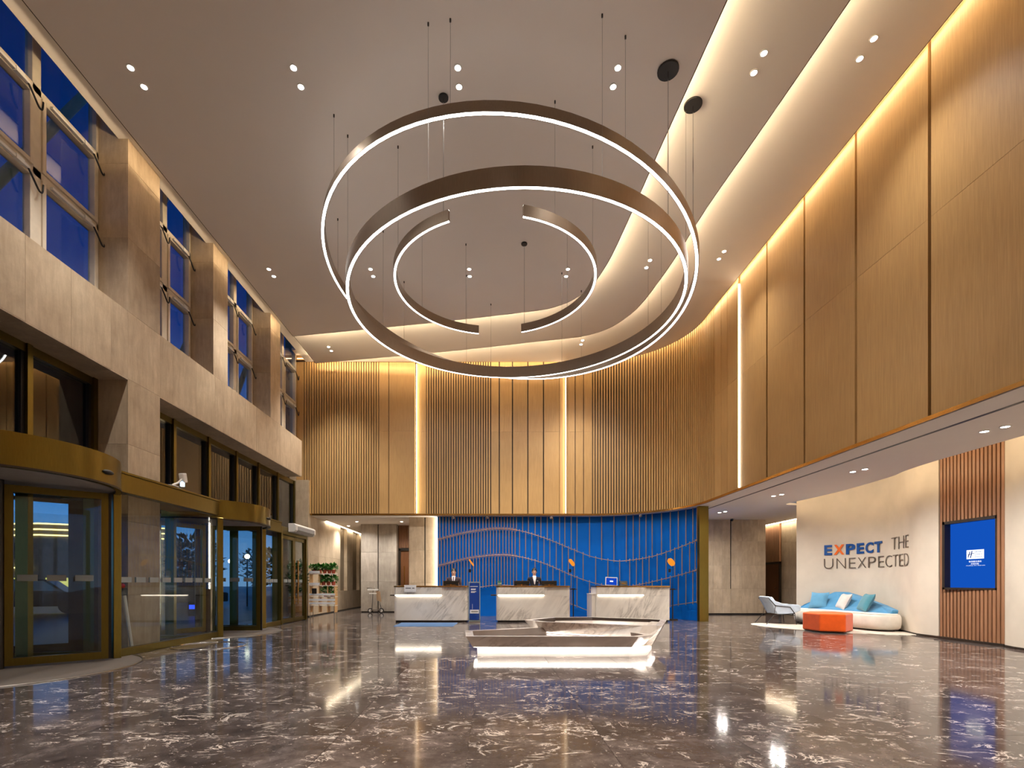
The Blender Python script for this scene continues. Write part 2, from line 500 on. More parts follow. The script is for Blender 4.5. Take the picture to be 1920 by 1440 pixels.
# the rest of the pavement beyond the separate tiles
bb = B()
bb.box(-7.12, 12.3, 3.0 + 12*TS, 26, -.02, 0)
bb.box(-7.12, 12.3, -4, 3.0, -.02, 0)
bb.box(-7.12, -.17-6*TS-.0, 3.0, 3.0 + 12*TS, -.021, -.001)
bb.box(-.17+10*TS, 12.3, 3.0, 3.0 + 12*TS, -.021, -.001)
rest = bb.build('tile_field', FLOORM, floor); rest['kind'] = 'stuff'

# ------------------------------------------------------------------ stepped ceiling with coves
ZM, Z2, Z3 = 8.62, 8.83, 9.04
main_edge = spline([(-5.96, 15.24), (-2.0, 14.50), (.9, 13.88), (1.7, 13.62), (2.2, 13.2), (2.52, 12.6), (2.70, 11.7), (2.78, 10.7), (2.88, 8.6), (3.0, 6.4), (3.15, 3.0), (3.3, -4.0)], 5)
sec_edge = spline([(-6.1, 17.6), (-1.83, 16.78), (1.6, 15.98), (2.8, 15.68), (3.5, 15.2), (3.93, 14.45), (4.13, 13.7), (4.24, 12.8), (4.32, 11.8), (4.38, 10.3), (4.55, 8.4), (4.7, 6.5), (4.95, 3.0), (5.2, -4.0)], 5)
third = [path(s, 3.0, .14) for s in srange(-6.93, SY(-4.0))]
cm = struct(B().prism(main_edge + [(-5.96, -4.0)], ZM, ZM + .03).build('ceiling_main', PAINT), 'large flat beige grey ceiling panel above the rings', 'ceiling')
c2 = struct(B().prism(sec_edge + [(-6.1, -4.0)], Z2, Z2 + .03).build('ceiling_middle', PAINT), 'second stepped ceiling band with curved glowing edge', 'ceiling')
c3 = struct(B().prism(third + [(-6.57, -4.0), (-6.57, 17.96)], Z3, Z3 + .06).build('ceiling_outer', PAINT), 'outermost stepped ceiling band along the wood wall', 'ceiling')
def cove(edge, z, parent, m, h=.035, back=.12):
    P = [Vector((p[0], p[1])) for p in edge]; pts = []
    for i, p in enumerate(P):
        t = (P[min(i+1, len(P)-1)] - P[max(i-1, 0)]).normalized()
        nrm = Vector((-t.y, t.x))        # inside is on the right of travel
        pts.append((p.x - nrm.x*back, p.y - nrm.y*back, z))
    return B().ribbon(pts, off=(0, 0, h)).build('led_strip', m, parent)
cove(main_edge[:16], ZM + .032, cm, L_COVEF); cove(main_edge[15:], ZM + .032, cm, L_COVE)
cove(sec_edge[:16], Z2 + .032, c2, L_COVEF); cove(sec_edge[15:], Z2 + .032, c2, L_COVE)
def edge_shade_line(pts, z, parent):  # thin dark tube stands in for the shadow line at each ceiling step
    B().tube([(x, y, z + .008) for x, y in pts], .011, 6).build('edge_shade_line', WOODD, parent)
edge_shade_line(main_edge, ZM, cm); edge_shade_line([(-5.96, -4), (-5.96, 15.24)], ZM, cm)
edge_shade_line(sec_edge, Z2, c2); edge_shade_line(third, Z3, c3); edge_shade_line([(-6.1, -4), (-6.1, 17.6)], Z2, c2)
B().ribbon([(-5.86, -4, ZM + .032), (-5.86, 15.1, ZM + .032)], off=(0, 0, .035)).build('led_strip', L_COVE2, cm)
roof = struct(B().box(-7.4, 6.9, -4.2, 18.6, 10.35, 10.5).build('ceiling_top', PAINT), 'roof slab above the window slot', 'ceiling')
struct(B().box(-6.5, 6.75, -4.2, -4.0, 0, 10.35).build('wall_front', STONE), 'plain stone wall behind the viewer', 'wall')
struct(B().box(6.5, 12.4, -4.2, -4.0, 0, ZS + .5).build('wall_front_low', PLASTER), 'plain low wall behind the viewer at the lounge', 'wall')

# ------------------------------------------------------------------ wood wall: core, panels, slats, upright LEDs
wb = sgroup('wall_back', 'tall golden wood wall of panels and slats curving into the right side', 'wall')
b = B(); wall_piece(b, -6.93, SY(-4.0), ZS + .02, 9.4, -.16, -.05); b.build('wall_core', WOODD, wb)
b = B(); wall_piece(b, -6.93, SY(-4.0), ZS - .03, ZS + .03, -.16, .03); b.build('bottom_trim', BRASSL, wb)
ZJ = 6.6
def panel(s0, s1, d=0.0, split=True, g=.012):
    for z0, z1 in ((ZS + .03, ZJ - .002), (ZJ + .002, 9.35)) if split else ((ZS + .03, 9.35),):
        b = B(); wall_piece(b, s0 + g, s1 - g, z0, z1, d - .05, d); b.build('panel', WOOD, wb)
def slats(s0, s1, n, w=.6, d=0.0, dep=.05):
    p = (s1 - s0) / n
    for i in range(n):
        a = s0 + p * (i + .5 - w/2); e = a + p * w
        q0, q1 = path(a, 3.0, d - dep), path(e, 3.0, d - dep); r0, r1 = path(a, 3.0, d), path(e, 3.0, d)
        b = B().hexa([(*q0, ZS + .03), (*r0, ZS + .03), (*r1, ZS + .03), (*q1, ZS + .03)], [(*q0, 9.35), (*r0, 9.35), (*r1, 9.35), (*q1, 9.35)])
        b.build('slat', WOOD, wb)
def upright(s, d0, d1):
    p, q = path(s, 3.0, d0), path(s, 3.0, d1)
    B().ribbon([(*p, ZS + .05), (*p, 9.0)], dz=[(*q, ZS + .05), (*q, 9.0)]).build('led_strip', L_VERT, wb)
PR = .085
panel(-6.93, -6.65, PR, False)
slats(-6.65, -4.0, 30, .62, PR)
panel(-4.0, -3.64, PR); panel(-3.64, -2.70, PR)
b = B(); wall_piece(b, -6.93, -2.715, ZS + .03, 9.35, -.05, PR - .05); b.build('wall_core', WOODD, wb)
upright(-2.665, .0, PR - .005)
panel(-2.66, -2.32, 0.0, g=.004)
slats(-2.32, -.02, 26, .55)
for a, e in ((-.02, .29), (.29, .76), (.76, 1.31), (1.31, 1.87), (1.87, 2.45)): panel(a, e, g=.022)
panel(2.45, 2.62, -.03, False, g=.0)
upright(2.66, -.045, .03)
b = B(); wall_piece(b, 2.675, 2.72, ZS + .03, 9.35, -.05, .03); b.build('panel', WOOD, wb)
for a, e in ((2.72, 3.0), (3.0, 3.3), (3.3, 3.62)): panel(a, e, g=.014)
s_end = SY(14.67)
slats(3.62, s_end, 54, .55)
for y0, y1 in ((14.67, 14.26), (14.26, 13.88), (13.88, 13.24)): panel(SY(y0), SY(y1), g=.01)
b = B(); wall_piece(b, SY(13.24), SY(13.215), ZS + .03, 9.35, -.05, .03); b.build('panel', WOOD, wb)
upright(SY(13.205), -.045, .03)
J = [13.2, 11.89, 10.47, 8.99, 7.48, 6.0, 4.5, 3.0, 1.5, 0, -1.5, -4.0]
for y0, y1 in zip(J, J[1:]): panel(SY(y0), SY(y1), -.0, g=.028)
# strip of light in the gap between ceiling and wood wall
pa = [(*path(s, 3.0, .055), 9.18) for s in srange(-6.9, SY(-3.9))]
pb = [(*path(s, 3.0, .10), 9.18) for s in srange(-6.9, SY(-3.9))]
B().ribbon(pa, dz=pb).build('led_strip', L_WALL, wb)
ss = srange(-6.93, SY(-4.0))
b = B(); b.loft([[(*path(s, 3.0, -.05), 9.3), (*path(s, 3.0, .5), 9.3), (*path(s, 3.0, .5), 9.36), (*path(s, 3.0, -.05), 9.36)] for s in ss]); b.build('cove_cap', PAINT, c3)
# cover between ceiling level and roof along the wood wall
b = B(); wall_piece(b, -7.3, SY(-4.0), 9.36, 10.35, -.2, -.1); b.build('upper_core', WOODD, wb)

# ------------------------------------------------------------------ low ceilings
low = [path(s, 3.0, .0) for s in srange(-6.93, SY(-4.0))]
edge = spline([(8.62, -4.0), (8.62, 4.0), (8.63, 7.6), (8.64, 8.4), (8.68, 9.4), (8.72, 10.1), (8.82, 10.75), (8.9, 11.05), (8.98, 11.3), (9.06, 12.0), (9.12, 13.2), (9.04, 14.4), (8.95, 15.1), (9.0, 15.45), (9.4, 15.62)], 5)
lowpoly = low + edge + [(9.6, 15.9), (12.3, 15.3), (12.3, 26), (-6.93, 26)]
cl = struct(B().prism(lowpoly, ZLOW, ZLOW + .06).build('ceiling_low', PAINT), 'low white ceiling over reception recess and lounge', 'ceiling')
b = B(); b.ribbon([(x - .12, y, ZLOW + .11) for x, y in edge[:-6]], off=(0, 0, .08)); b.build('led_strip', emit('lounge_cove_led', WARM, 12.0), cl)
struct(B().box(8.2, 12.4, -4, 16.2, 4.05, 4.15).build('ceiling_cove_top', PAINT), 'cove ceiling above the cream lounge wall', 'ceiling')
B().box(6.97, 7.03, -4, 16.5, ZLOW - .004, ZLOW + .01).build('air_slot', BLACK, cl)
struct(B().box(6.55, 12.4, -4, 26.2, 4.2, 4.3).build('ceiling_void', PAINT), 'slab above the low ceiling', 'ceiling')

# ------------------------------------------------------------------ blue reception wall
blue = B(); ss = [s for s in srange(-1.95, 7.75, 3.25)]
wall_piece(blue, -1.95, 7.74, 0, ZLOW, -.15, 0, 3.25)
wr = struct(blue.build('wall_reception', BLUEW), 'curved blue painted reception wall behind the counters', 'wall')
p0, p1 = path(7.74, 3.25, -.16), path(7.74, 3.25, .16)
q0, q1 = path(7.86, 3.25, -.16), path(7.86, 3.25, .16)
B().hexa([(*p0, 0), (*p1, 0), (*q1, 0), (*q0, 0)], [(*p0, ZLOW), (*p1, ZLOW), (*q1, ZLOW), (*q0, ZLOW)]).build('end_post', BRASS, wr)

# brass rod artwork on the blue wall
UP = [-1.85,-1.74,-1.63,-1.52,-1.41,-1.3,-1.19,-1.08,-0.97,-0.86,-0.75,-0.64,-0.53,-0.42,-0.3,-0.19,-0.08,0.03,0.14,0.25,0.36,0.47,0.58,0.69,0.8,0.91,1.13,1.34,1.58,1.79,2.02,2.22,2.46,2.65,2.88,3.09,3.54,3.97,4.4,4.83,5.07,5.29,5.52,5.74,6.08,6.41,6.72,7.03,7.33,7.52]
MID = [-1.9,-1.8,-1.69,-1.58,-1.47,-1.36,-1.24,-1.13,-1.02,-0.91,-0.8,-0.69,-0.58,-0.47,-0.36,-0.25,-0.14,-0.03,0.08,0.19,0.3,0.42,0.53,0.64,0.75,0.86,1.02,1.24,1.46,1.69,1.9,2.11,2.34,2.56,2.78,3.0,3.31,3.76,4.19,4.6,4.95,5.18,5.4,5.63,5.92,6.25,6.58,6.87,7.19,7.44]
W1 = spline([(-1.9, 2.76), (-.98, 3.0), (.08, 3.15), (.92, 3.1), (1.88, 2.83), (3.0, 2.38), (3.63, 2.14), (4.4, 1.99), (4.84, 1.99), (5.69, 2.1), (6.73, 2.36), (7.56, 2.56)], 5)
W2 = spline([(-1.9, 1.81), (-.81, 2.09), (.19, 2.2), (.92, 2.16), (1.88, 1.91), (3.0, 1.43), (3.84, 1.16), (4.6, 1.05), (5.38, 1.16), (6.24, 1.35), (7.56, 1.62)], 5)
W3 = spline([(-1.9, .70), (-.9, .98), (-.39, 1.05), (.19, 1.12), (.92, 1.08), (1.88, .86), (2.92, .43), (3.65, .16), (4.4, .06), (5.2, .12), (6.0, .32), (6.49, .45), (7.56, .61)], 5)
art = thing('rod_artwork', 'wave shaped screen of thin copper rods fixed on the blue reception wall', 'wall art', (*path(2.8, 3.15), 0))
for W in (W1, W2, W3):
    pts = [(*path(s, 3.15, .015), z) for s, z in W]
    B().tube(pts, .013, 6).build('wave_rail', ROD, art, smooth='all')
def rod(s, z0, z1):
    x, y = path(s, 3.15)
    B().cyl((x, y), .0155, z0, z1, 6).build('rod', ROD, art)
for s in UP:
    rod(s, interp(W1, s) - .05, ZLOW - .005)
    rod(s, interp(W3, s) - .05, interp(W2, s) + .06)
for s in MID: rod(s, interp(W2, s) - .05, interp(W1, s) + .06)

# ------------------------------------------------------------------ stone walls of the left recess
wl2 = sgroup('wall_left_recess', 'beige stone wall with tall lit niches left of reception', 'wall')
B().box(-6.9, -6.62, 18.2, 26, 0, ZLOW).build('wall_core', STONE, wl2)
B().box(-7.4, -6.46, 17.9, 18.2, 0, ZS + 1.2).build('stone_panel', STONE, wl2)
def pnl(x0, x1, y0, y1, z0, z1, m, par, name='stone_panel'):
    return B().box(x0, x1, y0, y1, z0, z1).build(name, m, par)
for y0, y1, z1 in ((18.2, 18.95, ZLOW), (18.95, 19.7, ZLOW), (19.7, 20.6, ZLOW), (20.6, 21.7, ZLOW), (21.7, 22.7, .85), (22.7, 23.65, ZLOW), (23.65, 24.8, .85), (24.8, 26, ZLOW)):
    for a, c in ((0, .85), (.85, 2.2), (2.2, ZLOW)):
        if c <= z1 + .001: pnl(-6.62, -6.46, y0 + .003, y1 - .003, a + .002 + (.04 if a == 0 else 0), c - .002, STONE, wl2)
for y0, y1 in ((21.7, 22.7), (23.65, 24.8)): pnl(-6.62, -6.60, y0, y1, .85, ZLOW, NICHEM, wl2, 'niche_back')
B().box(-6.43, -6.37, 19.7, 25.8, ZLOW - .012, ZLOW + .01).build('led_strip', L_NICHE, wl2)
B().box(-6.62, -6.44, 17.9, 26, 0, .04).build('skirting', DARK, wl2)
wg = sgroup('wall_rear_grey', 'grey stone wall panels behind the luggage trolley', 'wall')
for x0, x1 in ((-5.32, -4.64), (-4.60, -3.87)):
    for z0, z1 in ((.04, 1.25), (1.25, 2.45), (2.45, ZLOW)): pnl(x0, x1, 20.7, 21.1, z0 + .002, z1 - .002, STONE_G, wg)
B().box(-5.30, -3.89, 20.74, 21.2, 0, ZLOW).build('wall_core', DARK, wg)
wd = sgroup('wall_rear_wood', 'dark wood slats above the service door left of reception', 'wall')
B().box(-3.9, -2.9, 21.25, 21.4, 0, ZLOW).build('wall_core', WOODD, wd)
for i in range(11):
    B().box(-3.86 + i*.07, -3.81 + i*.07, 21.18, 21.26, 2.66, ZLOW).build('slat', WALNUT, wd)
dr = sgroup('door_1', 'brown wooden service door with narrow dark glass behind the counter', 'door', (-3.45, 21.2, 0))
B().box(-3.86, -3.78, 21.12, 21.26, 0, 2.62).box(-3.08, -3.0, 21.12, 21.26, 0, 2.62).box(-3.86, -3.0, 21.12, 21.26, 2.54, 2.64).build('door_frame', DARK, dr)
B().box(-3.78, -3.08, 21.18, 21.24, 0, 2.54).build('door_leaf', DOORW, dr)
B().box(-3.44, -3.32, 21.165, 21.18, .3, 2.2).build('pane', BLACK, dr)
B().tube([(-3.62, 21.12, .9), (-3.62, 21.12, 1.9)], .018).build('door_handle', BRASSL, dr)
ws = sgroup('wall_rear_stone', 'beige stone wall panels lit at the edge beside the blue wall', 'wall')
B().box(-3.0, -1.96, 18.56, 19.0, 0, ZLOW).build('wall_core', DARK, ws)
for x0, x1 in ((-3.0, -2.44), (-2.40, -1.96)):
    for z0, z1 in ((0, 1.2), (1.2, 2.4), (2.4, ZLOW)): pnl(x0, x1, 18.5, 18.56, z0 + .002, z1 - .002, STONE, ws)
B().box(-3.0, -2.96, 18.56, 21.3, 0, ZLOW).build('return_panel', STONE, ws)
B().ribbon([(-1.955, 18.375, .05), (-1.955, 18.375, ZLOW - .02)], off=(0, .1, 0)).build('led_strip', emit('edge_led', (1.0, .86, .66), 16), ws)
struct(B().box(-7.2, 12.4, 25.8, 26.2, 0, ZLOW + .3).build('wall_rear', STONE_T), 'far end wall of the corridors', 'wall')
struct(B().box(-2.96, 6.3, 19.6, 19.9, 0, ZLOW).build('wall_rear_inner', STONE_T), 'wall behind the blue reception wall', 'wall')

# right rear stone wall and corridor
wq = sgroup('wall_rear_right', 'taupe stone panel wall with a dark upright slot beside the lounge', 'wall')
B().box(6.2, 10.38, 19.25, 19.6, 0, ZLOW).build('wall_core', DARK, wq)
XJ = [6.2, 7.3, 8.42, 8.76, 9.06, 9.10, 9.5, 10.1, 10.4]
ZJ2 = [.05, .98, 1.87, 2.78, ZLOW]
for i in range(len(XJ) - 1):
    for k in range(4):
        if i == 4 and k > 0: continue
        pnl(XJ[i] + .002, XJ[i+1] - .002, 19.2, 19.26, ZJ2[k] + .002, ZJ2[k+1] - .002, STONE_T, wq)
B().box(10.38, 10.4, 19.26, 19.9, .05, ZLOW).build('return_panel', STONE_T, wq)
wc = sgroup('wall_corridor', 'stone corridor wall with wood slats and a brown door behind the armchair', 'wall')
B().box(11.64, 11.9, 15.0, 25.8, 0, ZLOW).build('wall_core', DARK, wc)
YJ = [15.0, 16.2, 17.4, 18.6, 19.15, 19.19, 20.25]
for i in range(len(YJ) - 1):
    for k in range(4):
        if i == 4 and k > 0: continue
        pnl(11.6, 11.65, YJ[i] + .002, YJ[i+1] - .002, ZJ2[k] + .002, ZJ2[k+1] - .002, STONE_T, wc)
for i in range(17):
    B().box(11.55, 11.65, 20.32 + i*.075, 20.375 + i*.075, 2.06, ZLOW).build('slat', WALNUT, wc)
pnl(11.6, 11.65, 21.62, 25.8, .05, ZLOW, STONE_T, wc)
B().box(11.40, 11.52, 16, 25.8, ZLOW - .012, ZLOW + .01).build('led_strip', L_NICHE, wc)
dr2 = sgroup('door_2', 'brown wooden door with dark frame behind the armchair', 'door', (11.58, 20.9, 0))
B().box(11.54, 11.64, 20.26, 20.34, 0, 2.05).box(11.54, 11.64, 21.5, 21.6, 0, 2.05).box(11.54, 11.64, 20.26, 21.6, 1.97, 2.06).build('door_frame', DARK, dr2)
B().box(11.57, 11.63, 20.34, 21.5, 0, 1.97).build('door_leaf', DOORW, dr2)
B().tube([(11.53, 20.5, 1.0), (11.53, 20.62, 1.0)], .015).build('door_handle', CHROME, dr2)

# ------------------------------------------------------------------ lounge wall: cream plaster curve, slatted bay with screen
lw = [(9.45, -4.0), (9.45, 6.0), (9.46, 8.2), (9.49, 8.9), (9.56, 9.25), (9.68, 9.55), (9.72, 9.58)]
rw = spline([(9.80, 11.10), (9.80, 11.35), (9.82, 11.6), (9.89, 11.85), (10.02, 12.15), (10.20, 12.6), (10.37, 13.1), (10.48, 13.65), (10.48, 14.1), (10.40, 14.5), (10.24, 14.85), (10.02, 15.14), (9.72, 15.40), (9.40, 15.60)], 6)
wll = sgroup('wall_lounge', 'smooth curved cream plaster wall of the lounge', 'wall')
B().prism(lw + [(9.95, 9.58), (9.95, -4.0)], 0.03, 4.05).build('plaster_near', PLASTER, wll, smooth=True)
B().prism(rw + [(9.62, 15.95), (10.9, 15.3), (11.3, 12.5), (11.3, 11.1)], 0.03, 4.05).build('plaster_curve', PLASTER, wll, smooth=True)
def skirt(pts, z0, z1, d):
    b = B(); b.loft([[(x - d, y, z0), (x + .1, y, z0), (x + .1, y, z1), (x - d, y, z1)] for x, y in pts]); return b
skirt(lw, 0, .045, .006).build('skirting', DARK, wll)
skirt(rw, 0, .045, .006).build('skirting', DARK, wll)
wsl = sgroup('wall_slatted_bay', 'warm brown vertical wood slats around the wall screen', 'wall')
B().prism([(9.80, 9.585), (9.88, 11.095), (10.1, 11.1), (10.1, 9.585)], 0, 1.06).prism([(9.80, 9.585), (9.88, 11.095), (10.1, 11.1), (10.1, 9.585)], 2.53, 4.05).prism([(9.96, 9.585), (10.0, 11.095), (10.1, 11.1), (10.1, 9.585)], 1.06, 2.53).build('wall_core', WOODD, wsl)
NS = 17
for i in range(NS):
    y0 = 9.60 + i * (1.49 / NS); y1 = y0 + .056
    xa = 9.72 + (y0 - 9.58) * .053
    rngs = ((.05, 4.05),) if (y1 < 9.78 or y0 > 10.93) else ((.05, 1.07), (2.52, 4.05))
    for z0, z1 in rngs: B().box(xa, xa + .09, y0, y1, z0, z1).build('slat', WALNUT, wsl)
B().box(9.70, 9.83, 9.59, 11.1, 0, .05).build('skirting', DARK, wsl)
tv = thing('wall_screen', 'large blue advertising screen recessed in the brown slatted wall', 'screen', (9.8, 10.35, 1.08))
B().box(9.735, 9.96, 10.88, 10.94, 1.07, 2.52).box(9.735, 9.96, 9.76, 9.79, 1.07, 2.52).box(9.735, 9.96, 9.76, 10.94, 1.07, 1.11).box(9.735, 9.96, 9.76, 10.94, 2.46, 2.52).build('recess_frame', DARK, tv)
B().box(9.86, 9.92, 9.79, 10.88, 1.11, 2.46).build('screen_panel', L_SCREEN, tv)

# ------------------------------------------------------------------ left wall of stone with piers
wl = sgroup('wall_left', 'tall beige stone wall with piers and clerestory windows', 'wall')
XW, XG = -6.4, -7.0
TH = .03
b = B()
b.box(-7.1, XW - TH, -4, 17.1, 4.83, 5.98)
for y0, y1 in ((8.93, 9.79),): b.box(-7.15, XW - TH, y0 + TH, y1 - TH, 0, 4.83)
for y0, y1 in ((8.93, 9.79), (11.67, 12.31), (14.7, 15.37), (5.1, 5.9)): b.box(-7.1, XW - TH, y0 + TH, y1 - .01, 5.98, 10.35)
b.box(-7.1, XW - TH, -4, 3.5, 5.98, 10.35).box(-7.1, XW - TH, -4, 3.5, 0, 4.83)
b.build('wall_core', STONE, wl)
BJ = [3.8, 4.6, 5.4, 6.2, 6.96, 7.72, 8.53, 8.93]
BJ2 = [9.79, 10.2, 11.0, 11.75, 12.5, 13.2, 13.8, 14.6, 15.4, 16.2, 17.1]
G = .002
for LJ in (BJ, BJ2):
    for y0, y1 in zip(LJ, LJ[1:]):
        pnl(XW - TH, XW, y0 + G, y1 - G, 4.81, 6.0, STONE, wl)
        pnl(XG, XW - G, y0 + G, y1 - G, 5.98, 6.0, STONE, wl, 'sill_slab')
        pnl(XG, XW - G, y0 + G, y1 - G, 4.79, 4.83, STONE, wl, 'soffit_slab')
pnl(-7.0, XW, 17.1, 17.13, 4.81, 6.0, STONE, wl)
PZ = [0, 1.0, 2.3, 3.66, 4.81, 6.0, 7.3, 8.6, 9.6, 10.35]
for z0, z1 in zip(PZ, PZ[1:]):
    pnl(XW - TH, XW, 8.93, 9.79, z0 + G, z1 - G, STONE, wl)
    if not (4.8 < z0 < 5.9): pnl(-7.1, XW - TH, 8.93, 8.93 + TH, z0 + G, z1 - G, STONE, wl)
    if z0 < 4.8: pnl(-7.1, XW - TH, 9.79 - TH, 9.79, z0 + G, z1 - G, STONE, wl)
for y0, y1 in ((11.67, 12.31), (14.7, 15.37)):
    for z0, z1 in zip(PZ[5:], PZ[6:]):
        pnl(XW - TH, XW, y0, y1, z0 + G, z1 - G, STONE, wl)
        pnl(-7.1, XW - TH, y0, y0 + TH, z0 + G, z1 - G, STONE, wl)
B().box(-7.3, -6.93, 17.95, 18.4, 4.7, 10.35).build('stone_panel', STONE, wl)

# clerestory windows
def clerestory(n, y0, y1, muls, label):
    w = sgroup('window_%d' % n, label, 'window', (XG, (y0+y1)/2, 6.0))
    xs, xe = XG - .04, XG + .08
    ys = [y0] + muls + [y1]
    zs = [6.0, 7.46, 8.72, 10.3]
    fr = B()
    for y in ys:
        hw = .05 if y in (y0, y1) else .075
        fr.box(xs, xe, max(y0, y - hw), min(y1, y + hw), 6.0, 10.35)
    for z in zs: fr.box(xs, xe, y0, y1, z - .06, z + .06)
    fr.build('window_frame', FRAME, w, bevel=.006, seg=1)
    for ya, yb in zip(ys, ys[1:]):
        a = ya + (.05 if ya == y0 else .075); c = yb - (.05 if yb == y1 else .075)
        for k in range(3):
            z0, z1 = zs[k] + .06, zs[k+1] - .06
            if k < 2:
                s = B(); f = .065
                s.box(xs + .02, xe + .025, a, a + f, z0, z1).box(xs + .02, xe + .025, c - f, c, z0, z1)
                s.box(xs + .02, xe + .025, a + f, c - f, z0, z0 + f).box(xs + .02, xe + .025, a + f, c - f, z1 - f, z1)
                so = s.build('sash', FRAME, w, bevel=.005, seg=1)
                B().box(XG + .0, XG + .012, a + f, c - f, z0 + f, z1 - f).build('pane', GLASSW, so)
                B().box(xe + .03, xe + .075, a + .12, c - .12, z1 - .045, z1 - .005).box(xe + .03, xe + .09, c - .35, c - .22, z1 - .06, z1 + .01).build('opener_bar', WHITE, so)
                pts = spline([(xe + .06, c - .14, z1 - .03), (xe + .09, c - .08, z1 - .16), (xe + .10, c + .0, z1 - .27), (xe + .10, c + .055, z1 - .25), (xe + .10, c + .07, z1 - .13)], 5)
                B().tube(pts, .014, 6).build('opener_cable', BLACK, so, smooth='all')
            else:
                B().box(XG + .0, XG + .012, a, c, z0, z1).build('pane', GLASSW, w)
clerestory(1, 5.9, 8.93, [6.75, 7.72], 'nearest tall clerestory window with white frames above the revolving door')
clerestory(2, 9.79, 11.67, [10.75], 'second clerestory window from the viewer between stone piers')
clerestory(3, 12.31, 14.7, [13.70], 'third clerestory window from the viewer between stone piers')
clerestory(4, 15.37, 17.95, [16.85], 'farthest clerestory window beside the wood slat wall')

# bronze framed facade glazing over the doors
def glazing(n, ys, label):
    w = sgroup('window_%d' % n, label, 'window', (XG, (ys[0]+ys[-1])/2, 0))
    fr = B()
    fr.box(XG - .1, XG + .06, ys[0], ys[-1], 4.66, 4.80).build('head_rail', BRASS, w)
    B().box(XG - .1, XG + .04, ys[0], ys[-1], 2.98, 3.10).build('transom', BRASS, w)
    for y in ys:
        m = B().box(XG - .1, XG + .09, y - .045, y + .045, 0, 4.8).build('mullion', BRASS, w)
        B().box(XG - .08, XG + .04, y + .046, y + .10, 3.1, 4.66).box(XG - .08, XG + .04, y - .10, y - .046, 3.1, 4.66).build('gasket', BLACK, m)
    for a, c in zip(ys, ys[1:]):
        B().box(XG - .02, XG - .008, a + .1, c - .1, 3.1, 4.66).build('pane', GLASSD, w)
    return w
glazing(5, [4.0, 5.2, 6.4, 7.6, 8.86], 'dark bronze framed glazing above the nearest revolving door')
g2 = glazing(6, [9.83, 11.08, 12.45, 13.8, 15.1, 16.46, 17.85], 'long dark bronze framed glazing below the stone band')
B().box(XG - .02, XG - .008, 9.88, 11.0, .1, 2.98).build('pane', GLASS, g2)
B().box(XG - .02, XG - .008, 14.0, 17.8, .1, 2.98).build('pane', GLASS, g2)

# ------------------------------------------------------------------ entrance: revolving doors and sidelights
def arc(c, r, a0, a1, n):
    return [(c[0] + r*math.cos(math.radians(a0 + (a1-a0)*k/n)), c[1] + r*math.sin(math.radians(a0 + (a1-a0)*k/n))) for k in range(n+1)]
def arc_wall(b, c, r0, r1, a0, a1, z0, z1, n=20):
    A, Bq = arc(c, r0, a0, a1, n), arc(c, r1, a0, a1, n)
    return b.loft([[(*p, z0), (*q, z0), (*q, z1), (*p, z1)] for p, q in zip(A, Bq)])
def revolving(c, wing, label, group):
    t = thing('revolving_door', label, 'door', (c[0], c[1], 0), group=group)
    R = 1.38
    b = B(); arc_wall(b, c, R - .05, R + .02, -100, 100, 2.62, 3.06, 40); b.build('canopy_fascia', BRASS, t, smooth=True)
    b = B(); arc_wall(b, c, R + .02, R + .03, -100, 100, 2.62, 2.645, 40); b.build('fascia_trim', DARK, t)
    b = B(); b.prism(arc(c, R - .05, 0, 351, 39), 2.66, 2.72); b.build('canopy_underside', plain('canopy_underside_paint', (205, 200, 196), .5), t)
    b = B(); b.prism(arc(c, R - .05, 0, 351, 39), 2.98, 3.02); b.build('canopy_top', DARK, t)
    for sg in (1, -1):
        for a in (51, 129):
            x, y = c[0] + R*math.cos(math.radians(sg*a)), c[1] + R*math.sin(math.radians(sg*a))
            b = B().box(-.055, .055, -.06, .06, 0, 2.66); b.xf(Matrix.Translation((x, y, 0)) @ Matrix.Rotation(math.radians(sg*a), 4, 'Z'))
            b.build('post', BRASS if a < 90 else DARK, t, bevel=.008, seg=1)
        b = B(); arc_wall(b, c, R - .012, R, sg*54, sg*126, .06, 2.62, 16); b.build('curved_pane', GLASS, t, smooth=True)
        b = B(); arc_wall(b, c, R - .03, R + .02, sg*54, sg*126, 0, .07, 16); b.build('base_rail', BRASS, t)
    B().cyl(c, .07, 0, 2.66, 16).build('hub', DARK, t, smooth=True)
    for k in range(3):
        M4 = Matrix.Translation((c[0], c[1], 0)) @ Matrix.Rotation(math.radians(wing + 120*k), 4, 'Z')
        L = 1.24
        f = B().box(.07, .16, -.03, .03, .04, 2.6).box(L - .09, L, -.03, .03, .04, 2.6).box(.16, L-.09, -.03, .03, .04, .15).box(.16, L-.09, -.03, .03, 2.5, 2.6)
        f.xf(M4); w = f.build('wing', BRASS, t)
        B().box(.16, L-.09, -.006, .006, .15, 2.5).xf(M4).build('pane', GLASS, w)
        B().box(L, L + .035, -.02, .02, .04, 2.6).xf(M4).build('brush_seal', BLACK, w)
        d = B()
        for i in range(3): d.box(.2 + i*.32, .42 + i*.32, -.009, .009, 1.24, 1.33)
        d.xf(M4).build('frosted_band', FROST, w)
    B().prism(arc(c, R + .28, 0, 355, 71), 0.0, .006).build('floor_mat', MATGREY, t)
    A = arc(c, R + .29, 0, 355, 71)
    B().tube([(x, y, .004) for x, y in A], .012, 6, closed=True).build('mat_trim', STEEL, t)
    a = math.radians(8); x, y = c[0] + (R + .03)*math.cos(a), c[1] + (R + .03)*math.sin(a)
    B().ball((x, y, 2.80), .05, .10, .035).build('motion_sensor', BLACK, t, smooth='all')
    return t
revolving((-6.9, 7.08), 41, 'near revolving door with bronze drum at the left edge of the photo', 'revolving doors')
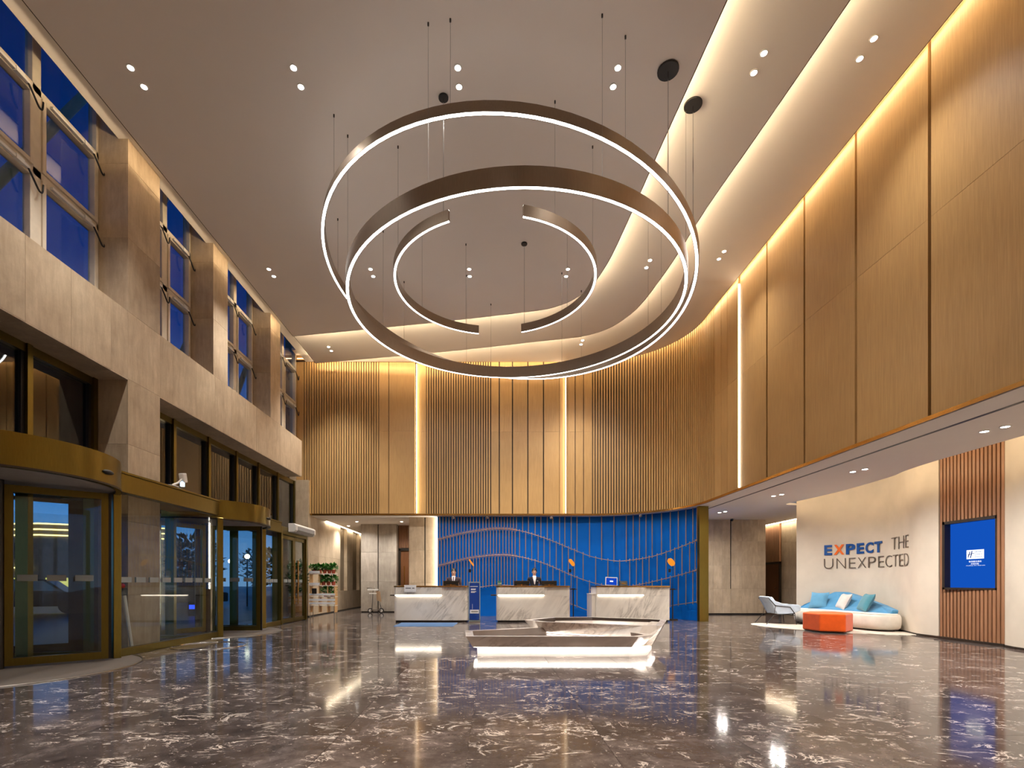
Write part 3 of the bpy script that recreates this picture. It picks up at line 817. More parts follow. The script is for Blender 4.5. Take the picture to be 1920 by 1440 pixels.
revolving((-6.92, 12.37), 6, 'far revolving door with bronze drum beyond the glass sidelight', 'revolving doors')

def sidelight(y0, y1, z0, z1, label, doors=False):
    t = thing('glass_sidelight', label, 'glazing', (-6.1, (y0+y1)/2, 0))
    B().box(-6.18, -6.02, y0, y1, z0, z1).box(-6.2, -6.0, y0, y1, z1, z1 + .04).build('header', BRASS, t, bevel=.006, seg=1)
    B().box(-6.16, -6.04, y0, y1, 0, .13).build('bottom_rail', BRASS, t, bevel=.006, seg=1)
    B().box(-6.106, -6.094, y0, y1, .13, z0).build('pane', GLASS, t)
    B().box(-7.0, -6.18, y0, y1, z0 + .06, z0 + .1).build('vestibule_soffit', plain('vestibule_soffit_paint', (150, 142, 134), .6), t)
    n = max(1, int((y1 - y0) / .34))
    for i in range(n):
        a = y0 + .12 + i * (y1 - y0 - .2) / n
        B().box(-6.112, -6.088, a, a + .24, 1.22, 1.31).build('frosted_band', FROST, t)
    return t
sidelight(8.22, 11.22, 2.70, 3.0, 'wide clear glass sidelight with bronze header in front of the stone pier')
sidelight(13.52, 14.55, 2.64, 2.92, 'narrow glass sidelight right of the far revolving door')
dd = thing('double_glass_door', 'bronze framed double glass door with tall brass pull handles', 'door', (-6.1, 15.6, 0))
B().box(-6.17, -6.03, 14.58, 14.68, 0, 2.85).box(-6.17, -6.03, 16.52, 16.62, 0, 2.85).box(-6.17, -6.03, 14.68, 16.52, 2.62, 2.85).build('door_frame', BRASS, dd, bevel=.006, seg=1)
for a, c in ((14.69, 15.595), (15.605, 16.51)):
    f = B().box(-6.13, -6.07, a, a + .09, .02, 2.6).box(-6.13, -6.07, c - .09, c, .02, 2.6).box(-6.13, -6.07, a + .09, c - .09, .02, .14).box(-6.13, -6.07, a + .09, c - .09, 2.5, 2.6).build('door_leaf', BRASS, dd)
    B().box(-6.106, -6.094, a + .09, c - .09, .14, 2.5).build('pane', GLASS, f)
    yh = c - .14 if a < 15 else a + .14
    B().tube([(-6.0, yh, .55), (-6.0, yh, 1.9)], .022).tube([(-6.08, yh, .75), (-6.0, yh, .75)], .012).tube([(-6.08, yh, 1.7), (-6.0, yh, 1.7)], .012).build('pull_handle', BRASSL, f, smooth=True)
    B().box(-6.112, -6.088, a + .2, a + .44, 1.22, 1.31).box(-6.112, -6.088, a + .5, a + .72, 1.22, 1.31).build('frosted_band', FROST, f)
B().box(-7.0, -6.18, 14.6, 16.6, 2.7, 2.74).build('vestibule_soffit', DARK, dd)
ac = thing('air_curtain', 'white air curtain unit mounted above the double glass door', 'air curtain', (-6.0, 15.9, 2.78))
B().loft([[(-6.03, y, 2.72), (-5.86, y, 2.72), (-5.80, y, 2.78), (-5.80, y, 2.93), (-5.86, y, 2.98), (-6.03, y, 2.98)] for y in (15.05, 16.75)]).build('casing', WHITE, ac, bevel=.012)
B().hexa([(-5.855, 15.2, 2.715), (-5.79, 15.2, 2.79), (-5.79, 16.6, 2.79), (-5.855, 16.6, 2.715)], [(-5.86, 15.2, 2.73), (-5.797, 15.2, 2.90), (-5.797, 16.6, 2.90), (-5.86, 16.6, 2.73)]).build('grille', plain('grille_grey', (150, 150, 152), .5), ac)
sc_ = thing('security_camera', 'white security camera on an arm above the glass sidelight header', 'camera', (-6.02, 9.7, 3.04))
B().box(-6.06, -5.98, 9.5, 9.7, 3.04, 3.06).tube([(-6.02, 9.55, 3.05), (-6.02, 9.75, 3.14), (-6.02, 9.85, 3.22)], .02).build('bracket', WHITE, sc_)
B().box(-.05, .05, -.06, .06, -.09, .09).xf(Matrix.Translation((-6.02, 9.9, 3.26)) @ Matrix.Rotation(.25, 4, 'X')).build('housing', WHITE, sc_, bevel=.015)
B().cyl((-6.02, 9.88), .04, 3.09, 3.18, 12).build('lens_ring', emit('camera_ring_light', (.55, .8, 1.0), 1.5), sc_)
dfr = thing('vestibule_screen', 'dark framed glass screen inside the entrance seen through the near door', 'glazing', (-7.9, 8.45, 0))
def bar(b, p, q, w, z0, z1):
    p, q = Vector(p), Vector(q); d = (q - p).normalized(); n = Vector((-d.y, d.x)) * w/2
    pts = [p - n, q - n, q + n, p + n]
    return b.hexa([(v.x, v.y, z0) for v in pts], [(v.x, v.y, z1) for v in pts])
bar(B(), (-8.75, 7.75), (-7.35, 8.95), .08, 0, .16).build('bottom_rail', BLACK, dfr)
bar(B(), (-8.75, 7.75), (-7.35, 8.95), .08, 2.6, 2.66).build('top_rail', BLACK, dfr)
bar(B(), (-7.42, 8.89), (-7.25, 9.03), .12, 0, 2.66).build('post', BLACK, dfr)
bar(B(), (-8.75, 7.75), (-7.42, 8.89), .012, .16, 2.4).build('pane', GLASS, dfr)

st_ = thing('sanitizer_stand', 'slim pale stand with red top behind the sidelight glass by the near drum', 'stand', (-6.28, 8.74, 0))
B().box(-6.38, -6.18, 8.64, 8.84, 0, .02).build('base', STEEL, st_)
B().tube([(-6.24, 8.81, .02), (-6.30, 8.69, 1.02)], .03, 8).build('pole', WHITE, st_)
B().box(-6.36, -6.26, 8.63, 8.73, 1.0, 1.12).build('dispenser', BLACK, st_, bevel=.01)
B().ball((-6.30, 8.65, 1.16), .045).build('red_top', plain('red_plastic', (200, 40, 30), .4), st_, smooth='all')
# thin pale ring marked on the floor in front of the sidelight
A = arc((-5.42, 9.75), .64, 0, 355, 71)
tag(B().tube([(x, y, .004) for x, y in A], .011, 6, closed=True).build('floor_ring', CHROME), 'thin pale metal ring lying on the floor beside the sidelight', 'floor inlay')

# planter seen behind the double door
pl = thing('potted_tree', 'bushy plant in a wicker pot behind the double glass door', 'plant', (-6.62, 17.25, 0))
B().lathe([(.20, 0), (.27, .15), (.30, .45), (.27, .72), (.24, .74), (.22, .70), (.05, .68)], 20, (-6.62, 17.25)).build('pot', WICK, pl, smooth=True)
B().tube([(-6.62, 17.25, .68), (-6.6, 17.26, 1.2), (-6.64, 17.22, 1.55)], .02).build('stem', DOORW, pl)
def leaves(n, c, rx, ry, rz, L, seed, m, name, par):
    rd = random.Random(seed); b = B()
    for _ in range(n):
        while True:
            u = Vector((rd.uniform(-1, 1), rd.uniform(-1, 1), rd.uniform(-1, 1)))
            if u.length < 1: break
        p = Vector((c[0] + u.x*rx, c[1] + u.y*ry, c[2] + u.z*rz))
        d = (Vector((u.x, u.y, u.z*.6 + .15)) + Vector((rd.uniform(-.6, .6), rd.uniform(-.6, .6), rd.uniform(-.5, .4)))).normalized()
        sd = d.cross(Vector((rd.uniform(-.4, .4), rd.uniform(-.4, .4), 1))).normalized()
        l = L * rd.uniform(.7, 1.2); w = l * .33; up = d.cross(sd) * l * .12
        b.add([p, p + d*l*.5 + sd*w + up, p + d*l, p + d*l*.5 - sd*w + up], [(0, 1, 2), (0, 2, 3)])
    o = b.build(name, m, par); o['kind'] = 'stuff'; return o
leaves(260, (-6.62, 17.25, 1.42), .30, .34, .52, .17, 3, LEAFD, 'foliage', pl)

# ------------------------------------------------------------------ what lies outside
struct(B().box(-19.5, -7.15, -8, 34, 4.85, 5.35).build('porch_roof', plain('porch_soffit', (64, 60, 58), .6)), 'dark porch roof outside above the entrance', 'roof')
struct(B().box(-160, -7.15, -60, 160, -.3, -.06).build('street', ROADM), 'dark street paving outside the entrance', 'ground')
for y0, lb in ((8.35, 'slanted grey green steel strut outside the nearest clerestory window'), (11.05, 'slanted steel strut outside the second clerestory window'), (13.9, 'slanted steel strut outside the third clerestory window'), (16.9, 'slanted steel strut outside the farthest clerestory window')):
    t = thing('roof_strut', lb, 'strut', (-8.5, y0, 5.35), group='steel struts outside')
    B().tube([(-8.5, y0 - 1.2, 5.35), (-8.5, y0 + 2.7, 12.2)], .09, 12).build('tube', plain('strut_paint', (150, 160, 130), .5), t, smooth=True)
    B().cyl((-8.5, y0 - 1.2), .16, 5.35, 5.39, 14).build('foot_plate', STEEL, t)
bl = thing('street_building', 'two storey building across the street with lines of gold light along its roof', 'building', (-48, 56, -.06))
pc = (-47.5, 53.2); pa_, pd_ = (-66, 55.5), (-37.5, 58.2)
def wallseg(p, q, z0, z1, th, m, name, off=0.0):
    p, q = Vector(p), Vector(q); d = (q-p).normalized(); n = Vector((d.y, -d.x))
    pts = [p + n*off, q + n*off, q + n*(off - th), p + n*(off - th)]
    return B().hexa([(v.x, v.y, z0) for v in pts], [(v.x, v.y, z1) for v in pts]).build(name, m, bl)
wallseg(pa_, pc, -.06, 7.5, .5, FACADE, 'wall'); wallseg(pc, pd_, -.06, 7.5, .5, FACADE, 'wall')
for z in (6.15, 6.75, 7.35):
    wallseg(pa_, pc, z, z + .13, .1, L_OUT, 'light_line', .12); wallseg(pc, pd_, z, z + .13, .1, L_OUT, 'light_line', .12)
def onseg(p, q, t0, t1):
    p, q = Vector(p), Vector(q); return tuple(p + (q-p)*t0), tuple(p + (q-p)*t1)
for (p, q), t0, t1 in (((pa_, pc), .55, .66), ((pa_, pc), .78, .9), ((pc, pd_), .22, .5)):
    a_, b_ = onseg(p, q, t0, t1)
    wallseg(a_, b_, 3.7, 5.4, .1, FACADED, 'window', .06); wallseg(*onseg(a_, b_, .46, .54), 3.7, 5.4, .1, FACADE, 'window_bar', .08)
for (p, q), t0, t1, m in (((pa_, pc), .6, .8, L_SHOPC), ((pa_, pc), .84, .98, L_SHOP), ((pc, pd_), .05, .3, L_SHOP), ((pc, pd_), .4, .5, L_SHOPC), ((pc, pd_), .6, .85, L_SHOP)):
    a_, b_ = onseg(p, q, t0, t1); wallseg(a_, b_, .2, 1.7, .1, m, 'shop_window', .06)
wallseg(*onseg(pa_, pc, .70, .96), 2.7, 2.82, .1, L_OUT, 'light_line', .3)
for i, (x, y, h, r) in enumerate(((-25, 42, 5.0, 2.4), (-30, 47, 4.2, 2.2), (-21, 50, 4.6, 2.3), (-34, 58, 5.2, 2.8), (-16.5, 46, 3.8, 2.0), (-27, 60, 5, 3))):
    tr = thing('street_tree', ['dark round street tree nearest beyond the sidelight glass', 'dark street tree left of the nearest one outside', 'dark street tree far right outside the glass', 'tallest dark street tree beside the far building', 'small dark tree seen low behind the far revolving door', 'wide dark tree farthest down the street'][i], 'tree', (x, y, -.06))
    B().tube([(x, y, -.06), (x, y, h*.6)], .12, 6).build('trunk', DOORW, tr)
    leaves(420, (x, y, h*.62), r, r, h*.42, .6, 20 + i, LEAFD, 'crown', tr)
for i, (x, y) in enumerate(((-17, 33), (-24, 36), (-13, 27))):
    lp = thing('street_lamp', ['street lamp with white globe seen through the sidelight', 'street lamp with white globe in front of the gold lit building', 'street lamp with white globe nearest the far revolving door'][i], 'lamp', (x, y, -.06))
    B().tube([(x, y, -.06), (x, y, 2.5)], .04, 6).build('pole', BLACK, lp)
    B().ball((x, y, 2.6), .13).build('globe', emit('globe_light_%d' % i, (1, .9, .7), 6), lp)
def car(x, y, rz, m, label):
    t = thing('parked_car', label, 'car', (x, y, -.06), rz)
    prof = [(-2.1, .3), (2.1, .3), (2.1, .75), (1.2, .9), (.6, 1.4), (-1.1, 1.42), (-1.8, .95), (-2.1, .85)]
    B().loft([[(px, yy, pz) for px, pz in prof] for yy in (-.85, .85)]).build('body', m, t, bevel=.06, local=True)
    for wx in (-1.3, 1.3):
        for wy in (-.86, .70):
            B().cyl((0, 0), .32, 0, .16, 14).xf(Matrix.Translation((wx, wy + .16, .32)) @ Matrix.Rotation(PI/2, 4, 'X')).build('wheel', BLACK, t, local=True)
    B().loft([[(.52, yy, 1.34), (1.05, yy, .93), (-1.6, yy, .98), (-1.05, yy, 1.36)] for yy in (-.87, .87)]).build('window_band', GLASSD, t, local=True)
car(-19, 21, .5, plain('car_dark', (22, 26, 40), .3), 'dark blue parked car outside the near revolving door')
car(-15.5, 25, .9, plain('car_silver', (90, 94, 100), .3), 'silver parked car outside behind the sidelight')
bs = thing('blue_light_box', 'low glowing blue sign box outside the far revolving door', 'sign', (-11, 19.5, -.06))
B().box(-11.6, -10.6, 19.4, 19.5, -.06, .5).build('casing', BLACK, bs); B().box(-11.55, -10.65, 19.37, 19.4, .2, .36).build('light_panel', L_BLUE, bs)

# ------------------------------------------------------------------ downlights
def lamp_pair(x, y, z, label, power, cat='downlight', group=None, ax=(0, 1), gap=.28, r=.044, ang=92, n=2, tilt=0.0):
    t = thing('twin_downlight' if n == 2 else 'downlight', label, cat, (x, y, z), group=group)
    for k in range(n):
        o = gap * (k - (n-1)/2)
        px, py = x + ax[0]*o, y + ax[1]*o
        tr = B().lathe([(r*1.35, z), (r*1.35, z - .008), (r*1.0, z - .012), (r*.9, z - .002)], 18, (px, py)).build('trim', WHITE, t)
        B().cyl((px, py), r*.9, z - .011, z - .009, 16).build('lens', L_LENS, tr)
        light('lamp', 'SPOT', (px, py, z - .03), power / n, SPOTC, t, size=.04, angle=ang, blend=1.0, rot=(math.radians(tilt), 0, 0))
    return t
rows = [('row nearest the viewer in view', 7.42, [(-5.18, ZM), (-2.84, ZM), (-.48, ZM), (1.82, ZM), (3.92, Z2), (5.5, Z3)]),
        ('middle row behind the rings', 12.1, [(-5.25, ZM), (-2.85, ZM), (-.52, ZM), (1.81, ZM), (3.75, Z2), (5.5, Z3)]),
        ('row above the viewer', 2.7, [(-5.2, ZM), (-2.85, ZM), (-.5, ZM), (1.82, ZM), (4.1, Z2), (5.7, Z3)]),
        ('row behind the viewer', -1.8, [(-5.2, ZM), (-2.85, ZM), (-.5, ZM), (1.82, ZM), (4.2, Z2), (5.8, Z3)])]
ordn = ['first', 'second', 'third', 'fourth', 'fifth', 'sixth']
for rn, y, L in rows:
    for i, (x, z) in enumerate(L):
        lamp_pair(x, y, z, 'twin ceiling downlight, %s from the left in the %s' % (ordn[i], rn), K_SPOT * (.66 if y == 12.1 else .7) * (1.2 if i == 0 else .68 if i == 5 else 1), group='ceiling downlights', ang=104 if i == 5 else 114 if i == 0 else 104 if y == 12.1 else 86, tilt=36 if y == 12.1 and 0 < i < 5 else 0)
for x, y, z, lb in ((-5.25, 16.5, Z2, 'twin ceiling downlight above the left end of the slat wall'), (-.54, 15.2, Z2, 'twin ceiling downlight between the ends of the inner arcs'), (1.75, 14.75, Z2, 'twin ceiling downlight right of the inner arc end'), (2.95, 16.5, Z3, 'twin ceiling downlight nearest the curved slat wall')):
    lamp_pair(x, y, z, lb, K_SPOT*1.4, group='ceiling downlights', ang=90, tilt=0)
for x, y, lb in ((-5.25, 19.8, 'small round downlight in the left recess nearest the grey wall'), (-6.0, 21.3, 'small round downlight in the left recess nearest the niches'), (-3.5, 19.8, 'small round downlight in the recess above the left counter')):
    lamp_pair(x, y, ZLOW, lb, K_LOW*.55, group='recess downlights', n=1, r=.055, ang=150)
for y, lb in ((17.1, 'twin low downlight farthest from the viewer near the stone wall'), (13.8, 'twin low downlight before the sofa'), (10.75, 'twin low downlight in front of the wall screen'), (7.85, 'twin low downlight nearest the right edge of the photo'), (4.6, 'twin low downlight right of the viewer'), (1.5, 'twin low downlight beside the viewer')):
    lamp_pair(7.8, y, ZLOW, lb, K_LOW*1.25, group='lounge downlights', ax=(.3, -.95), gap=.26, r=.055, ang=165)

# ------------------------------------------------------------------ pendant rings
def ring_pendant(name, label, c, R, tilt, w, h, a0, a1, wires, canopy=None, cat='pendant light', n=96):
    """band of height h; its lower lip carries the LED; tilt = slopes (dz/dx, dz/dy)"""
    t = thing(name, label, cat, (c[0], c[1], c[2]))
    closed = abs(a1 - a0) >= 360
    ta, tb = tilt
    u = Vector((math.cos(ta), 0, math.sin(ta))); n0 = Vector((-math.sin(ta), 0, math.cos(ta)))
    v = Vector((0, math.cos(tb), 0)) + math.sin(tb)*n0; nn = u.cross(v).normalized()
    C0 = Vector(c)
    def pt(a, r, z): return C0 + (u*math.cos(a) + v*math.sin(a))*r + nn*z
    N = n if closed else max(12, int(n*abs(a1-a0)/360))
    An = [math.radians(a0 + (a1-a0)*k/N) for k in range(N + (0 if closed else 1))]
    rings = [[pt(a, R - w/2, .012), pt(a, R - w/2, 0), pt(a, R - w/2 + .008, 0), pt(a, R - w/2 + .008, .012), pt(a, R + w/2 - .008, .012), pt(a, R + w/2 - .008, 0), pt(a, R + w/2, 0), pt(a, R + w/2, h), pt(a, R - w/2, h)] for a in An]
    if closed: rings.append(rings[0])
    body = B().loft(rings, cap=(not closed, not closed)).build('band', RINGM, t, smooth=True)
    led = [[pt(a, R - w/2 + .009, .001), pt(a, R + w/2 - .009, .001), pt(a, R + w/2 - .009, .011), pt(a, R - w/2 + .009, .011)] for a in An]
    if closed: led.append(led[0])
    B().loft(led, cap=(not closed, not closed)).build('led_diffuser', L_RING, t)
    top = [[pt(a, R - w*.28, h + .001), pt(a, R + w*.28, h + .001), pt(a, R + w*.28, h + .006), pt(a, R - w*.28, h + .006)] for a in An]
    if closed: top.append(top[0])
    B().loft(top, cap=(not closed, not closed)).build('added_ceiling_fill', L_FILL, t)  # added glowing strip, unseen from below, only brightens the ceiling
    for a in wires:
        p = pt(math.radians(a), R, h)
        zc = ZM if p.x < interp([(6.4, 3.0), (10.7, 2.78), (11.7, 2.7), (12.6, 2.52), (13.2, 2.2), (13.6, 1.7)], p.y) and p.y < 13.6 else Z2
        wr_ = B().tube([(p.x, p.y, p.z), (p.x, p.y, zc)], .0022, 4).build('wire', STEEL, t)
        B().cyl((p.x, p.y), .012, zc - .04, zc, 8).build('wire_clamp', DARK, wr_)
    if canopy:
        a, zc, rr = canopy
        p = pt(math.radians(a), R, h)
        k = B().cyl((p.x, p.y), rr, zc - .03, zc, 24).build('ceiling_canopy', BLACK, t, bevel=.006)
        B().tube([(p.x, p.y, p.z), (p.x, p.y, zc - .03)], .007, 6).build('power_cord', CHROME, k)
    return t
ring_pendant('ring_pendant', 'largest tilted bronze pendant ring with white light on its lower edge', (.31, 9.99, 1.22 + 5.73), 3.48, (-.1115, -.083), .062, .155, 0, 360, [15, 55, 95, 135, 175, 215, 255, 295], (-34, Z2, .14))
ring_pendant('ring_pendant', 'middle level bronze pendant ring with deep band and white lower light', (.427, 9.40, 1.22 + 5.0), 2.98, (0, 0), .062, .26, 0, 360, [20, 65, 110, 155, 200, 245, 290, 335], (-44.5, ZM, .15))
ring_pendant('arc_pendant', 'left half of the small inner bronze pendant ring', (.07, 9.36, 1.22 + 5.47), 1.82, (0, 0), .055, .17, 101, 247, [110, 145, 205], (244, ZM, .075))
ring_pendant('arc_pendant', 'right half of the small inner bronze pendant ring', (.07, 9.36, 1.22 + 5.47), 1.82, (0, 0), .055, .17, -77, 71, [-60, -25, 35], (69, ZM, .065))

# ------------------------------------------------------------------ lettering
_fc = bpy.data.curves.new('glyphs', 'FONT')
_fo = bpy.data.objects.new('glyphs', _fc)
COL.objects.link(_fo)
def glyph(text, depth=.1, bold=0.0):
    """flat-lying text mesh as (verts, faces) with its own box: x right, y up"""
    _fc.body = text; _fc.extrude = depth; _fc.offset = bold; _fc.resolution_u = 4
    bpy.context.view_layer.update()
    me = _fo.evaluated_get(bpy.context.evaluated_depsgraph_get()).to_mesh()
    vs = [v.co.copy() for v in me.vertices]; fs = [tuple(p.vertices) for p in me.polygons]
    _fo.to_mesh_clear(); return vs, fs
def text_on(text, m, parent, origin, right, up, w, h, depth=.004, name='lettering', bold=0.0, shear=0.0):
    """fit the text into a w x h box; origin = lower left corner, depth towards right x up"""
    vs, fs = glyph(text, .1, bold)
    x0 = min(v.x for v in vs); x1 = max(v.x for v in vs); y0 = min(v.y for v in vs); y1 = max(v.y for v in vs)
    R_, U_ = Vector(right).normalized(), Vector(up).normalized(); N_ = R_.cross(U_)
    b = B(); O = Vector(origin)
    pts = []
    for v in vs:
        fx, fy = (v.x-x0)/(x1-x0), (v.y-y0)/(y1-y0)
        pts.append(O + R_*(fx*w + shear*fy*h) + U_*(fy*h) + N_*(depth if v.z > 0 else 0))
    b.add(pts, fs)
    return b.build(name, m, parent)
def rw_x(y):
    best = min(rw, key=lambda p: abs(p[1]-y))
    tab = sorted((p[1], p[0]) for p in rw)
    return interp(tab, y)
def wall_y(px):
    """depth along the lounge wall for a measured bearing"""
    k = (px - 921) / 950; lo, hi = 11.7, 15.6
    for _ in range(40):
        y = (lo + hi) / 2
        if rw_x(y) > k * y: lo = y
        else: hi = y
    return y
sl = thing('wall_lettering', 'large wall lettering EXPECT THE UNEXPECTED in blue, orange and grey', 'sign', (10.35, 14.2, 1.6))
def wall_letters(word, spans, z0, z1, mats, bold=0.0):
    for i, (ch, (a, c)) in enumerate(zip(word, spans)):
        ya, yc = wall_y(1540 + a/10.667), wall_y(1540 + c/10.667)
        O = Vector((rw_x(ya) - .018, ya - .012, z0)); E_ = Vector((rw_x(yc) - .018, yc - .012, z0))
        text_on(ch, mats[i] if isinstance(mats, list) else mats, sl, O, E_ - O, (0, 0, 1), (E_-O).length, z1 - z0, .007, 'letter', bold)
wall_letters('EXPECT', [(65, 225), (255, 470), (500, 685), (715, 865), (890, 1050), (1070, 1225)], 2.03, 2.33, [TXTBLUE, TXTORG, TXTBLUE, TXTBLUE, TXTBLUE, TXTBLUE], .035)
wall_letters('THE', [(1410, 1530), (1550, 1660), (1690, 1750)], 2.06, 2.37, TXTGREY, -.018)
wall_letters('UNEXPECTED', [(60, 245), (310, 495), (560, 695), (735, 905), (945, 1095), (1145, 1260), (1290, 1420), (1440, 1540), (1565, 1645), (1665, 1750)], 1.625, 1.925, TXTGREY, -.018)
# print on the wall screen (text runs towards the viewer, -Y)
SR = (0, -1, 0)
B().box(9.852, 9.858, 10.135, 10.50, 1.70, 1.885).build('logo_plate', L_SCREENW, tv)
hb = B()
def stroke(pts, w):
    for p, q in zip(pts, pts[1:]):
        P_, Q_ = Vector(p), Vector(q); d = (Q_-P_).normalized(); n = Vector((-d.y, d.x))*w/2
        c4 = [P_-n-d*w*.2, Q_-n+d*w*.2, Q_+n+d*w*.2, P_+n-d*w*.2]
        hb.add([(9.850, 10.50 - v.x, 1.70 + v.y) for v in c4], [(0, 1, 2, 3)])
stroke([(.035, .035), (.055, .09), (.075, .15)], .02); stroke([(.085, .025), (.105, .09), (.12, .165)], .022)
stroke([(.03, .085), (.075, .098), (.12, .108), (.165, .115)], .012)
hb.build('logo_letter', PRINTBLUE, tv)
B().box(9.849, 9.851, 10.312, 10.316, 1.71, 1.875).build('logo_divider', PRINTBLUE, tv)
text_on('\u667a\u9009\u5047\u65e5', PRINTBLUE, tv, (9.850, 10.295, 1.825), SR, (0, 0, 1), .14, .035, .001)
text_on('Holiday Inn', PRINTBLUE, tv, (9.850, 10.295, 1.775), SR, (0, 0, 1), .14, .034, .001)
text_on('Express', PRINTBLUE, tv, (9.850, 10.295, 1.722), SR, (0, 0, 1), .13, .04, .001)
text_on('\u667a\u9009\u5047\u65e5\u9152\u5e97', L_SCREENW, tv, (9.856, 10.455, 1.63), SR, (0, 0, 1), .27, .035, .001)
text_on('\u6b22\u8fce\u5149\u4e34', L_SCREENW, tv, (9.856, 10.41, 1.585), SR, (0, 0, 1), .17, .03, .001)
text_on('Holiday Inn Express', L_SCREENW, tv, (9.856, 10.51, 1.555), SR, (0, 0, 1), .40, .018, .001)

# ------------------------------------------------------------------ reception counters
def counter(x0, x1, yf, label, m, r=.12, side=False):
    t = thing('reception_counter', label, 'counter', ((x0+x1)/2, yf + .4, 0), group='marble reception counters')
    yb = yf + .85
    B().prism(rrect(x0 + .04, x1 - .04, yf + .05, yb - .04, max(.02, r - .04)), 0, .06).build('plinth', DARK, t)
    B().prism(rrect(x0, x1, yf, yb, r), .06, .80).build('lower_body', m, t, smooth=True)
    B().prism(rrect(x0, x1, yf, yb, r), .802, 1.075).build('upper_body', m, t, smooth=True)
    B().prism(rrect(x0 - .01, x1 + .01, yf - .045, yb + .01, r), 1.075, 1.115).build('brass_top', BRASSL, t, smooth=True)
    L = x0 + .64*(x1 - x0)
    B().prism([(x0 + r*.6, yf - .04), (L, yf - .04), (L + .12, yf + .01), (x0 + r*.2, yf + .01)], .845, 1.075).build('upper_front', m, t)
    B().box(x0 + .05, L, yf - .032, yf - .004, .812, .842).build('led_strip', L_DESK, t)
    if side:
        B().box(x0 - .12, x0 - .004, yf + .08, yb, 0, .84).build('side_panel', m, t)
        B().box(x0 - .13, x0 - .004, yf + .07, yb, .84, .87).build('side_top', CMARB, t)
    else:
        B().box(x0 - .17, x0 + .02, yf + .3, yf + .75, .80, .835).build('side_shelf', DARK, t)
    return t
YF = 15.48
counter(-2.98, -.70, YF, 'left marble reception counter with blue mat before it and white sign on top', CMARB)
counter(.16, 2.42, YF, 'middle marble reception counter with two monitors on it', CMARB)
counter(3.23, 5.50, YF + .12, 'right marble reception counter with white framed tablet on it', CMARB2, .03, True)
ZC = 1.115
mt = thing('floor_mat', 'flat blue mat on the floor before the left counter', 'mat', (-1.8, 14.6, 0))
B().hexa([(-2.72, 14.05, .0), (-1.05, 14.05, .0), (-1.0, 15.25, .0), (-2.72, 15.25, .0)], [(-2.70, 14.07, .012), (-1.07, 14.07, .012), (-1.02, 15.23, .012), (-2.70, 15.23, .012)]).build('mat_sheet', MATBLUE, mt)

def monitor(x, y, label, w=.5):
    t = thing('computer_monitor', label, 'monitor', (x, y, 1.0), group='reception monitors')
    B().box(x - .12, x + .12, y - .08, y + .08, 1.0, 1.015).build('base', BLACK, t, bevel=.004, seg=1)
    B().box(x - .03, x + .03, y - .0, y + .03, 1.01, 1.14).build('stand', BLACK, t)
    B().box(x - w/2, x + w/2, y - .03, y + .0, 1.06, 1.275).build('back_shell', BLACK, t, bevel=.008)
    B().box(x - w*.32, x + w*.32, y - .036, y - .028, 1.13, 1.145).box(x - .02, x + .02, y - .038, y - .028, 1.10, 1.16).build('cable_loop', BRASSL, t)
    return t
# low inner desks behind the counters that carry the monitors
for x0, x1, lb in ((-2.85, -.8, 'low staff desk behind the left counter'), (.25, 2.3, 'low staff desk behind the middle counter'), (3.3, 5.4, 'low staff desk behind the right counter')):
    d = thing('staff_desk', lb, 'desk', ((x0+x1)/2, 16.65, 0))
    B().box(x0, x1, 16.50, 16.95, .96, 1.0).build('desk_top', WALNUT, d)
    for xx in (x0 + .02, x1 - .06): B().box(xx, xx + .04, 16.52, 16.93, 0, .96).build('desk_leg', WALNUT, d)
monitor(-1.32, 16.62, 'black monitor in front of the receptionist on the left')
monitor(1.00, 16.62, 'black monitor left of the receptionist at the middle counter')
monitor(1.90, 16.62, 'black monitor right of the receptionist at the middle counter')
tb = thing('tablet_sign', 'white framed tablet with a blue screen on the right counter', 'tablet', (3.78, 15.95, ZC))
TB = Matrix.Translation((3.78, 15.95, ZC)) @ Matrix.Rotation(-.12, 4, 'X') @ Matrix.Rotation(.05, 4, 'Y')
B().box(-.19, .19, -.012, .012, 0, .27).xf(TB).build('frame', WHITE, tb, bevel=.006)
B().box(-.165, .165, -.016, -.012, .025, .245).xf(TB).build('screen', emit('tablet_blue', lin((20, 60, 165)), .9), tb)
B().box(-.05, .05, -.019, -.016, .12, .16).xf(TB).build('screen_mark', L_SCREENW, tb)
B().box(-.08, .08, .012, .10, 0, .02).xf(TB).build('foot', WHITE, tb)
pr = thing('desk_device', 'small black desk device beside the tablet on the right counter', 'device', (4.17, 16.0, ZC))
B().hexa([(4.05, 15.9, ZC), (4.29, 15.9, ZC), (4.29, 16.1, ZC), (4.05, 16.1, ZC)], [(4.05, 15.98, ZC + .15), (4.29, 15.98, ZC + .15), (4.29, 16.05, ZC + .15), (4.05, 16.05, ZC + .15)]).build('casing', BLACK, pr, bevel=.008)
B().box(4.10, 4.24, 15.925, 15.945, ZC + .05, ZC + .09).build('key_panel', BRASSL, pr)
so = thing('desk_plant', 'small green potted plant at the left end of the middle counter', 'plant', (.26, 15.8, ZC))
B().lathe([(.05, ZC), (.065, ZC + .02), (.07, ZC + .08), (.05, ZC + .09), (.03, ZC + .085)], 14, (.26, 15.8)).build('pot', plain('glass_pot', (190, 206, 190), .2), so, smooth=True)
leaves(40, (.26, 15.8, ZC + .11), .05, .05, .045, .05, 9, LEAF, 'foliage', so)
sg = thing('counter_sign', 'small white acrylic notice on the front of the left counter', 'sign', (-2.46, 15.42, ZC))
B().box(-2.64, -2.28, 15.385, 15.395, .93, 1.14).build('sheet', PRINTWHITE, sg)
B().box(-2.64, -2.28, 15.395, 15.5, 1.117, 1.124).build('hook', PRINTWHITE, sg)
